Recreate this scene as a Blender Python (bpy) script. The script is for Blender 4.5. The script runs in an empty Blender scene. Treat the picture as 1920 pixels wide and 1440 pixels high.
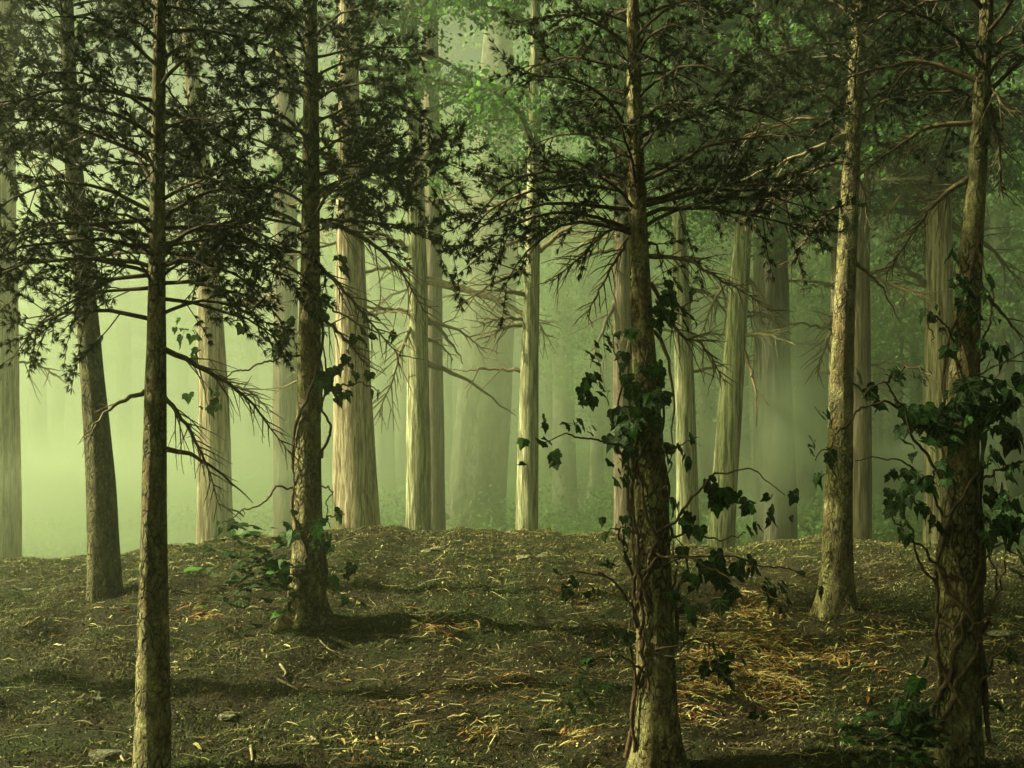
import bpy, math, random
import numpy as np
from mathutils import Vector, noise as mnoise
R = math.radians
scene = bpy.context.scene
rng = np.random.default_rng(7)

# ------------------------------------------------------------------ camera
F = 2059.0          # focal length in pixels of the 1920 wide photograph
HZ = 909.0          # pixel row of the horizon
EYE = 1.6
cam_data = bpy.data.cameras.new('camera')
cam_data.sensor_width = 36
cam_data.lens = 36 * F / 1920
cam_data.shift_y = (HZ - 720) / 1920
cam_data.clip_start = 0.1
cam_data.clip_end = 600
cam = bpy.data.objects.new('camera', cam_data)
scene.collection.objects.link(cam)
cam.location = (0, 0, EYE)
cam.rotation_euler = (R(90), 0, 0)
scene.camera = cam

# ------------------------------------------------------------------ light
SUN_LEFT = 88       # degrees left of the view direction
SUN_ELEV = 36
world = bpy.data.worlds.new('World')
scene.world = world
world.use_nodes = True
wn = world.node_tree
bg = wn.nodes['Background']
sky = wn.nodes.new('ShaderNodeTexSky')
sky.sky_type = 'NISHITA'
sky.sun_disc = False
sky.sun_elevation = R(SUN_ELEV)
sky.sun_rotation = R(-SUN_LEFT)
sky.air_density = 1.0
sky.dust_density = 4.0
tint = wn.nodes.new('ShaderNodeMix')
tint.data_type = 'RGBA'
tint.blend_type = 'MULTIPLY'
tint.inputs[0].default_value = 1.0
tint.inputs[7].default_value = (0.22, 0.22, 0.165, 1)     # light already filtered by the canopy
wn.links.new(sky.outputs[0], tint.inputs[6])
wn.links.new(tint.outputs[2], bg.inputs[0])
bg.inputs[1].default_value = 0.05
sl = bpy.data.lights.new('sun', 'SUN')
sl.energy = 5.0
sl.angle = R(1.8)
sl.color = (1.0, 0.95, 0.62)
sun = bpy.data.objects.new('sun', sl)
scene.collection.objects.link(sun)
sdir = Vector((-math.sin(R(SUN_LEFT)) * math.cos(R(SUN_ELEV)), math.cos(R(SUN_LEFT)) * math.cos(R(SUN_ELEV)), math.sin(R(SUN_ELEV))))
sun.rotation_euler = sdir.to_track_quat('Z', 'Y').to_euler()
scene.view_settings.view_transform = 'Standard'
scene.view_settings.look = 'None'
scene.view_settings.exposure = 1.85
scene.view_settings.gamma = 1
cy = scene.cycles
cy.use_denoising = True
cy.max_bounces = 6
cy.diffuse_bounces = 2
cy.glossy_bounces = 1
cy.transmission_bounces = 2
cy.volume_bounces = 1
cy.transparent_max_bounces = 4
cy.sample_clamp_indirect = 4

# ------------------------------------------------------------------ helpers
def P(px, py, d):
    return np.array([(px - 960) / F * d, d, EYE + (HZ - py) / F * d])

def unit(v):
    v = np.asarray(v, float)
    return v / np.maximum(np.linalg.norm(v, axis=-1, keepdims=True), 1e-9)

class MB:
    """collects points and faces, then links them as ONE mesh object"""
    def __init__(s):
        s.v = []; s.f = []; s.m = []; s.uv = []; s.n = 0
    def add(s, v, f, mat=0, uv=None):
        v = np.asarray(v, np.float32).reshape(-1, 3); f = np.asarray(f, np.int32)
        s.v.append(v); s.f.append(f + s.n); s.m.append(np.full(len(f), mat, np.int32))
        s.uv.append(np.zeros((len(v), 2), np.float32) if uv is None else np.asarray(uv, np.float32))
        s.n += len(v)
    def build(s, name, mats, parent=None, smooth=True, want_uv=False):
        if not isinstance(mats, (list, tuple)): mats = [mats]
        v = np.concatenate(s.v)
        if parent is not None: v = v - np.array(parent.location, np.float32)
        loops = np.concatenate([f.ravel() for f in s.f])
        tot = np.concatenate([np.full(len(f), f.shape[1], np.int32) for f in s.f])
        start = np.concatenate([[0], np.cumsum(tot)[:-1]]).astype(np.int32)
        me = bpy.data.meshes.new(name)
        me.vertices.add(len(v)); me.vertices.foreach_set('co', v.ravel())
        me.loops.add(len(loops)); me.loops.foreach_set('vertex_index', loops)
        me.polygons.add(len(tot)); me.polygons.foreach_set('loop_start', start)
        me.polygons.foreach_set('loop_total', tot)
        me.polygons.foreach_set('material_index', np.concatenate(s.m))
        me.polygons.foreach_set('use_smooth', np.full(len(tot), smooth))
        if want_uv:
            uvl = me.uv_layers.new(name='UVMap')
            uv = np.concatenate(s.uv)[loops]
            uvl.data.foreach_set('uv', uv.ravel())
        for m in mats: me.materials.append(m)
        me.update(calc_edges=True)
        o = bpy.data.objects.new(name, me)
        scene.collection.objects.link(o)
        if parent is not None: o.parent = parent
        return o

def spline(pts, n):
    """Catmull-Rom through pts (k, c)"""
    p = np.asarray(pts, float)
    if len(p) == 2:
        t = np.linspace(0, 1, n)[:, None]
        return p[0] * (1 - t) + p[1] * t
    p = np.vstack([2 * p[0] - p[1], p, 2 * p[-1] - p[-2]])
    k = len(p) - 3
    out = []
    for u in np.linspace(0, k - 1e-6, n):
        i = int(u); t = u - i
        a, b, c, e = p[i:i + 4]
        out.append(0.5 * (2 * b + (c - a) * t + (2 * a - 5 * b + 4 * c - e) * t * t + (3 * b - a - 3 * c + e) * t ** 3))
    return np.array(out)

def tube(mb, pts, rad, sides=5, mat=0):
    pts = np.asarray(pts, float); n = len(pts)
    rad = np.broadcast_to(np.asarray(rad, float), (n,))
    t = unit(np.gradient(pts, axis=0))
    up = np.array([0, 0, 1.0]) if abs(t[0, 2]) < 0.9 else np.array([1.0, 0, 0])
    a = unit(np.cross(t, up)); b = np.cross(t, a)
    th = np.arange(sides) * 2 * math.pi / sides
    ring = a[:, None] * np.cos(th)[None, :, None] + b[:, None] * np.sin(th)[None, :, None]
    v = pts[:, None] + ring * rad[:, None, None]
    i = np.arange(n - 1)[:, None] * sides; j = np.arange(sides)[None]; j2 = (j + 1) % sides
    f = np.stack([i + j, i + j2, i + sides + j2, i + sides + j], -1).reshape(-1, 4)
    mb.add(v.reshape(-1, 3), f, mat)

def tag(o, label=None, cat=None, group=None, kind=None):
    if label: o['label'] = label
    if cat: o['category'] = cat
    if group: o['group'] = group
    if kind: o['kind'] = kind
    return o

def empty(name, loc):
    o = bpy.data.objects.new(name, None)
    scene.collection.objects.link(o)
    o.location = loc
    o.empty_display_size = 0.3
    return o

# ------------------------------------------------------------------ materials
def new_mat(name):
    m = bpy.data.materials.new(name); m.use_nodes = True
    nt = m.node_tree
    return m, nt, nt.nodes['Principled BSDF']

def N(nt, kind, **kw):
    n = nt.nodes.new(kind)
    for k, v in kw.items():
        if k.startswith('i_'):
            key = k[2:]
            n.inputs[int(key) if key.isdigit() else key].default_value = v
        else: setattr(n, k, v)
    return n

def ramp(nt, fac, stops):
    r = nt.nodes.new('ShaderNodeValToRGB')
    el = r.color_ramp.elements
    while len(el) < len(stops): el.new(0.5)
    for e, (p, c) in zip(el, stops):
        e.position = p; e.color = (*c, 1) if len(c) == 3 else c
    nt.links.new(fac, r.inputs[0])
    return r.outputs[0]

def mix(nt, fac, a, b, mode='MIX'):
    m = nt.nodes.new('ShaderNodeMix'); m.data_type = 'RGBA'; m.blend_type = mode
    for sock, val in ((m.inputs[0], fac), (m.inputs[6], a), (m.inputs[7], b)):
        if isinstance(val, (int, float)): sock.default_value = val
        elif isinstance(val, tuple): sock.default_value = (*val, 1)
        else: nt.links.new(val, sock)
    return m.outputs[2]

def coords(nt, scale):
    tc = nt.nodes.new('ShaderNodeTexCoord'); mp = nt.nodes.new('ShaderNodeMapping')
    mp.inputs['Scale'].default_value = scale
    nt.links.new(tc.outputs['Object'], mp.inputs[0])
    return mp.outputs[0]

def noise(nt, vec, scale, detail=4, rough=0.6, dist=0.0):
    n = N(nt, 'ShaderNodeTexNoise'); n.inputs['Scale'].default_value = scale
    n.inputs['Detail'].default_value = detail; n.inputs['Roughness'].default_value = rough
    n.inputs['Distortion'].default_value = dist
    nt.links.new(vec, n.inputs['Vector'])
    return n.outputs[0]

def bark_near(name, tone=1.0, red=0.5):
    m, nt, b = new_mat(name)
    v = coords(nt, (1, 1, 0.65))
    v3 = coords(nt, (1, 1, 0.45))
    vor = N(nt, 'ShaderNodeTexVoronoi'); vor.feature = 'DISTANCE_TO_EDGE'
    vor.inputs['Scale'].default_value = 26
    wob = noise(nt, v, 14, 3, 0.6)
    add = N(nt, 'ShaderNodeVectorMath', operation='ADD')
    sc = N(nt, 'ShaderNodeVectorMath', operation='SCALE'); sc.inputs['Scale'].default_value = 0.09
    nz = N(nt, 'ShaderNodeTexNoise'); nz.inputs['Scale'].default_value = 14; nt.links.new(v, nz.inputs['Vector'])
    nt.links.new(nz.outputs['Color'], sc.inputs[0]); nt.links.new(v3, add.inputs[0]); nt.links.new(sc.outputs[0], add.inputs[1])
    nt.links.new(add.outputs[0], vor.inputs['Vector'])
    crack = ramp(nt, vor.outputs['Distance'], [(0.0, (0, 0, 0)), (0.16, (1, 1, 1))])
    cmask = ramp(nt, noise(nt, v, 7, 3), [(0.42, (0, 0, 0)), (0.56, (1, 1, 1))])
    big = noise(nt, v3, 15, 7, 0.72, 0.3)
    fine = noise(nt, v, 90, 5, 0.7)
    t = tone
    col = ramp(nt, big, [(0.34, (0.07 * t, 0.05 * t, 0.028 * t)), (0.44, (0.19 * t, 0.15 * t, 0.075 * t)),
                         (0.54, (0.29 * t, 0.26 * t, 0.11 * t)), (0.66, (0.48 * t, 0.45 * t, 0.19 * t))])
    redm = ramp(nt, noise(nt, coords(nt, (1, 1, 0.35)), 6.5, 4, 0.6, 0.5), [(0.52, (0, 0, 0)), (0.62, (red, red, red))])
    col = mix(nt, redm, col, (0.17 * t, 0.085 * t, 0.04 * t))
    col = mix(nt, ramp(nt, noise(nt, v, 4, 3), [(0.5, (0, 0, 0)), (0.75, (0.6, 0.6, 0.6))]), col, (0.10, 0.13, 0.05))
    col = mix(nt, 0.75, col, ramp(nt, fine, [(0.36, (0.3, 0.3, 0.3)), (0.62, (1.5, 1.5, 1.5))]), 'MULTIPLY')
    ck = mix(nt, cmask, (1, 1, 1), crack)
    col = mix(nt, 0.85, col, mix(nt, ck, (0.18, 0.14, 0.10), (1, 1, 1)), 'MULTIPLY')
    nt.links.new(col, b.inputs['Base Color'])
    b.inputs['Roughness'].default_value = 0.85
    b.inputs['Specular IOR Level'].default_value = 0.25
    h = N(nt, 'ShaderNodeMath', operation='ADD')
    hm = N(nt, 'ShaderNodeMath', operation='MULTIPLY'); hm.inputs[1].default_value = 0.35
    h2 = N(nt, 'ShaderNodeMath', operation='ADD')
    nt.links.new(fine, hm.inputs[0]); nt.links.new(ck, h.inputs[0]); nt.links.new(hm.outputs[0], h.inputs[1])
    nt.links.new(h.outputs[0], h2.inputs[0]); nt.links.new(big, h2.inputs[1])
    bp = N(nt, 'ShaderNodeBump'); bp.inputs['Strength'].default_value = 1.0; bp.inputs['Distance'].default_value = 0.03
    nt.links.new(h2.outputs[0], bp.inputs['Height']); nt.links.new(bp.outputs[0], b.inputs['Normal'])
    return m

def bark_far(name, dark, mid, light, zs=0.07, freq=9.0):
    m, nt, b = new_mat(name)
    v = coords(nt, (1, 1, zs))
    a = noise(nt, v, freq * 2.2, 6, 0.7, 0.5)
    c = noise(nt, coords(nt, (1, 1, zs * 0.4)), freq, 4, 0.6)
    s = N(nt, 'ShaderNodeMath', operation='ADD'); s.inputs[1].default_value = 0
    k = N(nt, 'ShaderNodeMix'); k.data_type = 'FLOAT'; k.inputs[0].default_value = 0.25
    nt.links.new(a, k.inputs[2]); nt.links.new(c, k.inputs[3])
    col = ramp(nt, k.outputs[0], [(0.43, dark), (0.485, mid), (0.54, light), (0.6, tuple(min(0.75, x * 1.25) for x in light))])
    nt.links.new(col, b.inputs['Base Color'])
    b.inputs['Roughness'].default_value = 0.9
    b.inputs['Specular IOR Level'].default_value = 0.2
    bp = N(nt, 'ShaderNodeBump'); bp.inputs['Strength'].default_value = 1.0; bp.inputs['Distance'].default_value = 0.12
    nt.links.new(k.outputs[0], bp.inputs['Height']); nt.links.new(bp.outputs[0], b.inputs['Normal'])
    return m

def leafy(name, stops, rough=0.5, trans=0.35, spec=0.4):
    m, nt, b = new_mat(name)
    g = N(nt, 'ShaderNodeNewGeometry')
    col = ramp(nt, g.outputs['Random Per Island'], stops)
    nt.links.new(col, b.inputs['Base Color'])
    b.inputs['Roughness'].default_value = rough
    b.inputs['Specular IOR Level'].default_value = spec
    if trans > 0:
        tr = N(nt, 'ShaderNodeBsdfTranslucent'); ms = N(nt, 'ShaderNodeMixShader'); ms.inputs[0].default_value = trans
        nt.links.new(mix(nt, 1.0, col, (1.3, 1.4, 0.7), 'MULTIPLY'), tr.inputs[0])
        nt.links.new(b.outputs[0], ms.inputs[1]); nt.links.new(tr.outputs[0], ms.inputs[2])
        nt.links.new(ms.outputs[0], nt.nodes['Material Output'].inputs[0])
    return m

def wood(name, a, b_, sc=30):
    m, nt, b = new_mat(name)
    col = ramp(nt, noise(nt, coords(nt, (1, 1, 1)), sc, 4), [(0.35, a), (0.65, b_)])
    nt.links.new(col, b.inputs['Base Color']); b.inputs['Roughness'].default_value = 0.85
    b.inputs['Specular IOR Level'].default_value = 0.2
    return m

M = {}
M['bark_a'] = bark_near('olive_bark', 1.0, 0.5)
M['bark_b'] = bark_near('mossy_bark', 0.9, 0.25)
M['bark_d'] = bark_near('shade_toned_bark', 0.6, 0.3)  # darker bark copy, the leaning trunk's shade put into its colour
M['bark_c'] = bark_near('pale_lichen_bark', 1.25, 0.6)
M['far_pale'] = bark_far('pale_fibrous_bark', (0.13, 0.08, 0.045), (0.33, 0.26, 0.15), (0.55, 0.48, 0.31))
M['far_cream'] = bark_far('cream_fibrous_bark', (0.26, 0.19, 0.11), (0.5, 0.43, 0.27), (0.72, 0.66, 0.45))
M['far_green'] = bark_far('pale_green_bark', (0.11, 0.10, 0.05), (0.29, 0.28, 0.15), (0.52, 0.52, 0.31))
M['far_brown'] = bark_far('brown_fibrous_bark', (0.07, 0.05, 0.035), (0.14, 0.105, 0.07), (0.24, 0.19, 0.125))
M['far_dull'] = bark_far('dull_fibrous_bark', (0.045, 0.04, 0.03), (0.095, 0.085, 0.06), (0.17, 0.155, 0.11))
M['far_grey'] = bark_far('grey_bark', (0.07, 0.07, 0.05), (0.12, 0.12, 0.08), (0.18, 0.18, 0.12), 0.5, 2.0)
M['needle'] = leafy('pine_needles', [(0, (0.010, 0.016, 0.007)), (0.5, (0.022, 0.032, 0.013)), (0.9, (0.045, 0.055, 0.022)), (1, (0.09, 0.07, 0.035))], 0.55, 0.15, 0.2)
M['branchwood'] = wood('branch_bark', (0.04, 0.028, 0.016), (0.10, 0.075, 0.04))
M['deadwood'] = wood('dead_branch_bark', (0.09, 0.06, 0.035), (0.22, 0.17, 0.09))
M['palewood'] = wood('pale_dead_wood', (0.16, 0.13, 0.07), (0.32, 0.28, 0.15), 12)
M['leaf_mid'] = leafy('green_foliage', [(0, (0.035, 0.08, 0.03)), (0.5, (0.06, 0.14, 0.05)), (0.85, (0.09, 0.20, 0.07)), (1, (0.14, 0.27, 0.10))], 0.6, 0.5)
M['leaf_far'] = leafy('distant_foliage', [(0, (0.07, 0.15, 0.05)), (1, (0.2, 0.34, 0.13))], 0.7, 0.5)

def ivy_mat():
    m, nt, b = new_mat('ivy_leaf')
    g = N(nt, 'ShaderNodeNewGeometry')
    base = ramp(nt, g.outputs['Random Per Island'], [(0, (0.006, 0.016, 0.006)), (0.5, (0.012, 0.034, 0.010)), (0.84, (0.02, 0.06, 0.014)), (0.93, (0.03, 0.12, 0.018)), (1, (0.06, 0.22, 0.025))])
    uv = N(nt, 'ShaderNodeUVMap'); sep = N(nt, 'ShaderNodeSeparateXYZ'); nt.links.new(uv.outputs[0], sep.inputs[0])
    def math_(op, a, b2=None):
        n = N(nt, 'ShaderNodeMath', operation=op)
        for k, val in enumerate((a, b2)):
            if val is None: continue
            if isinstance(val, (int, float)): n.inputs[k].default_value = val
            else: nt.links.new(val, n.inputs[k])
        return n.outputs[0]
    ax = math_('ABSOLUTE', sep.outputs[0]); y = sep.outputs[1]
    best = None
    for ang in (0, 38, 78):     # veins fan out from the leaf base
        a = R(ang)
        dist = math_('ABSOLUTE', math_('SUBTRACT', math_('MULTIPLY', ax, math.cos(a)), math_('MULTIPLY', y, math.sin(a))))
        best = dist if best is None else math_('MINIMUM', best, dist)
    # side veins of the middle lobe
    w = math_('ABSOLUTE', math_('SUBTRACT', math_('FRACT', math_('MULTIPLY', math_('SUBTRACT', y, math_('MULTIPLY', ax, 0.8)), 4.0)), 0.5))
    best = math_('MINIMUM', best, math_('MULTIPLY', math_('ADD', w, 0.06), 0.16))
    vein = ramp(nt, best, [(0.008, (1, 1, 1)), (0.03, (0, 0, 0))])
    col = mix(nt, math_('MULTIPLY', vein, 0.65), base, (0.16, 0.24, 0.08))
    nt.links.new(col, b.inputs['Base Color'])
    b.inputs['Roughness'].default_value = 0.6; b.inputs['Specular IOR Level'].default_value = 0.15
    tr = N(nt, 'ShaderNodeBsdfTranslucent'); ms = N(nt, 'ShaderNodeMixShader'); ms.inputs[0].default_value = 0.22
    nt.links.new(col, tr.inputs[0]); nt.links.new(b.outputs[0], ms.inputs[1]); nt.links.new(tr.outputs[0], ms.inputs[2])
    nt.links.new(ms.outputs[0], nt.nodes['Material Output'].inputs[0])
    return m
M['ivy'] = ivy_mat()
M['vine'] = wood('vine_bark', (0.05, 0.032, 0.02), (0.15, 0.10, 0.055), 40)

def ground_mat():
    m, nt, b = new_mat('forest_floor')
    v = coords(nt, (1, 1, 1)); vs = coords(nt, (1, 2.2, 1))
    n1 = noise(nt, v, 60, 6, 0.75); n2 = noise(nt, v, 1.1, 4, 0.6); n3 = noise(nt, vs, 16, 5, 0.7, 0.6)
    col = ramp(nt, n1, [(0.42, (0.005, 0.004, 0.002)), (0.51, (0.034, 0.028, 0.011)), (0.6, (0.11, 0.092, 0.036)), (0.68, (0.34, 0.31, 0.13))])
    col = mix(nt, ramp(nt, n3, [(0.4, (0, 0, 0)), (0.7, (0.6, 0.6, 0.6))]), col, (0.05, 0.032, 0.018))
    moss = ramp(nt, noise(nt, v, 130, 3), [(0.35, (0.008, 0.016, 0.005)), (0.65, (0.06, 0.09, 0.025))])
    col = mix(nt, ramp(nt, n2, [(0.46, (0.05, 0.05, 0.05)), (0.62, (0.7, 0.7, 0.7))]), col, moss)
    nt.links.new(col, b.inputs['Base Color']); b.inputs['Roughness'].default_value = 0.95
    b.inputs['Specular IOR Level'].default_value = 0.15
    s = N(nt, 'ShaderNodeMath', operation='ADD'); nt.links.new(n1, s.inputs[0]); nt.links.new(n3, s.inputs[1])
    bp = N(nt, 'ShaderNodeBump'); bp.inputs['Strength'].default_value = 1; bp.inputs['Distance'].default_value = 0.04
    nt.links.new(s.outputs[0], bp.inputs['Height']); nt.links.new(bp.outputs[0], b.inputs['Normal'])
    return m
M['ground'] = ground_mat()
M['litter'] = leafy('dry_leaf_litter', [(0, (0.05, 0.03, 0.015)), (0.35, (0.11, 0.08, 0.032)), (0.6, (0.20, 0.17, 0.06)), (0.88, (0.33, 0.31, 0.12)), (1, (0.48, 0.48, 0.22))], 0.8, 0.1, 0.2)
M['rust'] = leafy('rusty_fern_litter', [(0, (0.12, 0.04, 0.012)), (0.3, (0.27, 0.10, 0.025)), (0.5, (0.36, 0.23, 0.07)), (0.75, (0.5, 0.42, 0.16)), (1, (0.7, 0.66, 0.3))], 0.75, 0.15, 0.2)
M['crumb'] = leafy('mulch_crumbs', [(0, (0.012, 0.008, 0.004)), (0.5, (0.04, 0.027, 0.013)), (0.78, (0.11, 0.08, 0.037)), (0.93, (0.28, 0.24, 0.11)), (1, (0.5, 0.46, 0.24))], 0.9, 0, 0.15)
M['grass'] = leafy('short_grass', [(0, (0.010, 0.022, 0.005)), (0.6, (0.035, 0.065, 0.015)), (0.88, (0.10, 0.13, 0.035)), (1, (0.34, 0.34, 0.12))], 0.6, 0.25, 0.3)

def stone_mat():
    m, nt, b = new_mat('lichen_stone')
    v = coords(nt, (1, 1, 1))
    col = ramp(nt, noise(nt, v, 45, 6, 0.75), [(0.38, (0.03, 0.027, 0.016)), (0.5, (0.12, 0.115, 0.06)), (0.64, (0.30, 0.29, 0.16))])
    nt.links.new(col, b.inputs['Base Color']); b.inputs['Roughness'].default_value = 0.95
    bp = N(nt, 'ShaderNodeBump'); bp.inputs['Distance'].default_value = 0.02
    nt.links.new(noise(nt, v, 60, 4), bp.inputs['Height']); nt.links.new(bp.outputs[0], b.inputs['Normal'])
    return m
M['stone'] = stone_mat()

# ------------------------------------------------------------------ ground
CREST = np.array([(-2500, 1110), (-600, 1072), (0, 1058), (110, 1054), (200, 1042), (300, 1028), (370, 1026), (430, 1008), (560, 1001), (700, 993), (850, 995),
                  (980, 1003), (1060, 1002), (1130, 998), (1180, 1010), (1250, 1028), (1340, 1032), (1450, 1020), (1560, 1014),
                  (1700, 1018), (1800, 1030), (1920, 1052), (2500, 1075), (4500, 1110)], float)
DC = 13.0
def smooth(t):
    t = np.clip(t, 0, 1); return t * t * (3 - 2 * t)
def soft_noise(x, y):
    return (np.sin(x * 1.7 + 1.3 * np.sin(y * 1.1)) * np.sin(y * 1.9 + 0.8 * np.sin(x * 2.3)) * 0.6
            + np.sin(x * 4.1 + y * 2.2) * np.sin(y * 4.7 - x * 1.4) * 0.25 + np.sin(x * 9.3 - y * 3.1) * np.sin(y * 10.1 + x * 2.7) * 0.12)
def G(x, y):
    x = np.asarray(x, float); y = np.asarray(y, float)
    px = 960 + x / DC * F
    crow = np.interp(px, CREST[:, 0], CREST[:, 1])
    zc = EYE + (HZ - crow) / F * DC
    zc = zc + 0.022 * np.sin(px / 47.0) + 0.018 * np.sin(px / 23.0 + 1.3) + 0.010 * np.sin(px / 9.0)
    near = zc * smooth((y - 5.6) / 7.4)
    far = zc + (-1.8 - zc) * smooth((y - DC) / 10)
    z = np.where(y < DC, near, far)
    z = z + 7.0 * smooth((y - 34) / 90)
    k = 1 - 0.75 * smooth((y - 9) / 3) * (1 - smooth((y - 16) / 6))
    return z + soft_noise(x, y) * 0.085 * k + soft_noise(x * 0.12 + 3, y * 0.12) * 0.6 * smooth((y - 20) / 20)

def axis(parts):
    out = []
    for a, b, s in parts: out.append(np.arange(a, b, s))
    return np.concatenate(out)
gx = axis([(-125, -40, 5), (-40, -9, 1), (-9, 9, 0.07), (9, 40, 1), (40, 126, 5)])
gy = axis([(-22, 0, 2), (0, 4.5, 0.5), (4.5, 15, 0.07), (15, 24, 0.3), (24, 60, 1.5), (60, 152, 4)])
XX, YY = np.meshgrid(gx, gy)
ZZ = G(XX, YY)
nearm = smooth((YY - 4) / 1) * (1 - smooth((YY - 14) / 2)) * (1 - smooth((np.abs(XX) - 8) / 2))
bump = np.zeros_like(ZZ)
for iy, ix in zip(*np.nonzero(nearm > 0.01)):
    p = Vector((XX[iy, ix], YY[iy, ix], 0))
    bump[iy, ix] = mnoise.noise(p * 2.6) * 0.06 + mnoise.noise(p * 9) * 0.022
k = 1 - 0.6 * smooth((YY - 10) / 3)
ZZ = ZZ + bump * nearm * k
mb = MB()
ny, nx = XX.shape
ii = (np.arange(ny - 1)[:, None] * nx + np.arange(nx - 1)[None]).ravel()
mb.add(np.stack([XX, YY, ZZ], -1).reshape(-1, 3), np.stack([ii, ii + 1, ii + nx + 1, ii + nx], -1))
tag(mb.build('ground', M['ground']), kind='structure')
def GZ(x, y):      # ground height with the fine bumps
    p = Vector((float(x), float(y), 0))
    w = float(smooth((y - 4) / 1) * (1 - smooth((y - 14) / 2)) * (1 - smooth((abs(x) - 8) / 2)) * (1 - 0.6 * smooth((y - 10) / 3)))
    return float(G(x, y)) + (mnoise.noise(p * 2.6) * 0.06 + mnoise.noise(p * 9) * 0.022) * w

# ------------------------------------------------------------------ tree building
def trunk_axis(pts, d, top, flare_at_base=True):
    """pts: rows (px, py, width px) from the top down; returns a function z -> (x, y, radius)"""
    pts = sorted(pts, key=lambda p: -p[1])               # lowest first
    w = np.array([[*P(px, py, d), wd / F * d / 2] for px, py, wd in pts])
    z = w[:, 2]
    dx = (w[-1, 0] - w[-2, 0]) / max(1e-6, z[-1] - z[-2])
    rt = w[-1, 3]
    ztop = top
    z2 = np.append(z, ztop)
    x2 = np.append(w[:, 0], w[-1, 0] + dx * 0.5 * (ztop - z[-1]))
    r2 = np.append(w[:, 3], max(0.012, rt * 0.12))
    # carry on below the lowest given point
    zb = -3.0
    sl = (x2[1] - x2[0]) / (z2[1] - z2[0])
    x0 = x2[0] + sl * (zb - z2[0]) * 0.6
    z2 = np.insert(z2, 0, zb); x2 = np.insert(x2, 0, x0); r2 = np.insert(r2, 0, r2[0] * 1.12)
    return lambda zz: (np.interp(zz, z2, x2), np.interp(zz, z2, r2))

def make_trunk(root, ax, d, zb, top, mat, sides=40, step=0.05, rough=0.05, flute=0.05, flare=0.35, fl_h=0.25, seed=0, zvis=None):
    zs = [zb - 0.25]
    while zs[-1] < top:
        s = step if (zvis is None or zs[-1] < zvis) else step * 6
        zs.append(zs[-1] + s)
    zs = np.array(zs)
    x, r = ax(zs)
    ker = 9
    if len(zs) > ker * 2 and zvis is not None:
        pad = np.pad(x, ker // 2, mode='edge'); x = np.convolve(pad, np.ones(ker) / ker, 'valid')
        pad = np.pad(r, ker // 2, mode='edge'); r = np.convolve(pad, np.ones(ker) / ker, 'valid')
    hb = np.clip(zs - zb, 0, None)
    th = np.arange(sides) * 2 * math.pi / sides
    T, Z = np.meshgrid(th, zs)
    lobes = 0.5 + 0.5 * np.sin(T * 5 + seed + 0.7 * np.sin(T * 2 + seed))
    fl = 1 + flare * np.exp(-hb / fl_h)[:, None] * (0.35 + 0.9 * lobes)
    rr = r[:, None] * fl
    nz = np.zeros_like(T)
    for i in range(T.shape[0]):
        for j in range(sides):
            c, s_ = math.cos(th[j]), math.sin(th[j])
            q = Vector((c * 1.6 + seed * 3.1, s_ * 1.6, zs[i] * (0.55 if rough < 0.06 else 1.5) / max(0.15, r[0] * 6)))
            nz[i, j] = mnoise.noise(q * 1.3) * flute + mnoise.noise(q * 4.2) * rough
    rr = rr * (1 + nz)
    V = np.stack([x[:, None] + rr * np.cos(T), d + rr * np.sin(T), Z], -1)
    n = len(zs)
    mb = MB()
    i = np.arange(n - 1)[:, None] * sides; j = np.arange(sides)[None]; j2 = (j + 1) % sides
    mb.add(V.reshape(-1, 3), np.stack([i + j, i + j2, i + sides + j2, i + sides + j], -1).reshape(-1, 4))
    return mb.build('trunk', mat, root)

def tufts(mb, C, D, n, L, W, spread, mat, r):
    """needle sprays: n slender diamond needles at each centre"""
    C = np.repeat(C, n, 0); D = np.repeat(D, n, 0)
    k = len(C)
    dr = unit(D + r.normal(0, spread, (k, 3)))
    ln = L * r.uniform(0.6, 1.15, (k, 1))
    sd = unit(np.cross(dr, r.normal(0, 1, (k, 3)))) * W / 2
    mid = C + dr * ln * 0.45
    tip = C + dr * ln
    V = np.stack([C, mid + sd, tip, mid - sd], 1).reshape(-1, 3)
    mb.add(V, np.arange(k * 4).reshape(-1, 4), mat)

def arch(start, az, L, rise, droop, r, n=9):
    """a bough: leaves the trunk rising, arches over and droops at its end"""
    t = np.linspace(0, 1, n)
    el = R(rise) * (1 - t * 1.0) - R(droop) * t ** 1.3
    step = L / (n - 1)
    a = az + np.cumsum(r.normal(0, 0.10, n)); el = el + r.normal(0, 0.10, n)
    dx = np.cos(a) * np.cos(el); dy = np.sin(a) * np.cos(el); dz = np.sin(el)
    p = np.cumsum(np.stack([dx, dy, dz], -1) * step, 0)
    p = np.vstack([[0, 0, 0], p[:-1]])
    return start + p

def twig_curve(p0, dirv, L, bend, r, n=5):
    t = np.linspace(0, 1, n)[:, None]
    return p0 + dirv * L * t + np.array([0, 0, bend * L]) * t ** 2 + r.normal(0, 0.02 * L, (n, 3)) * t

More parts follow.
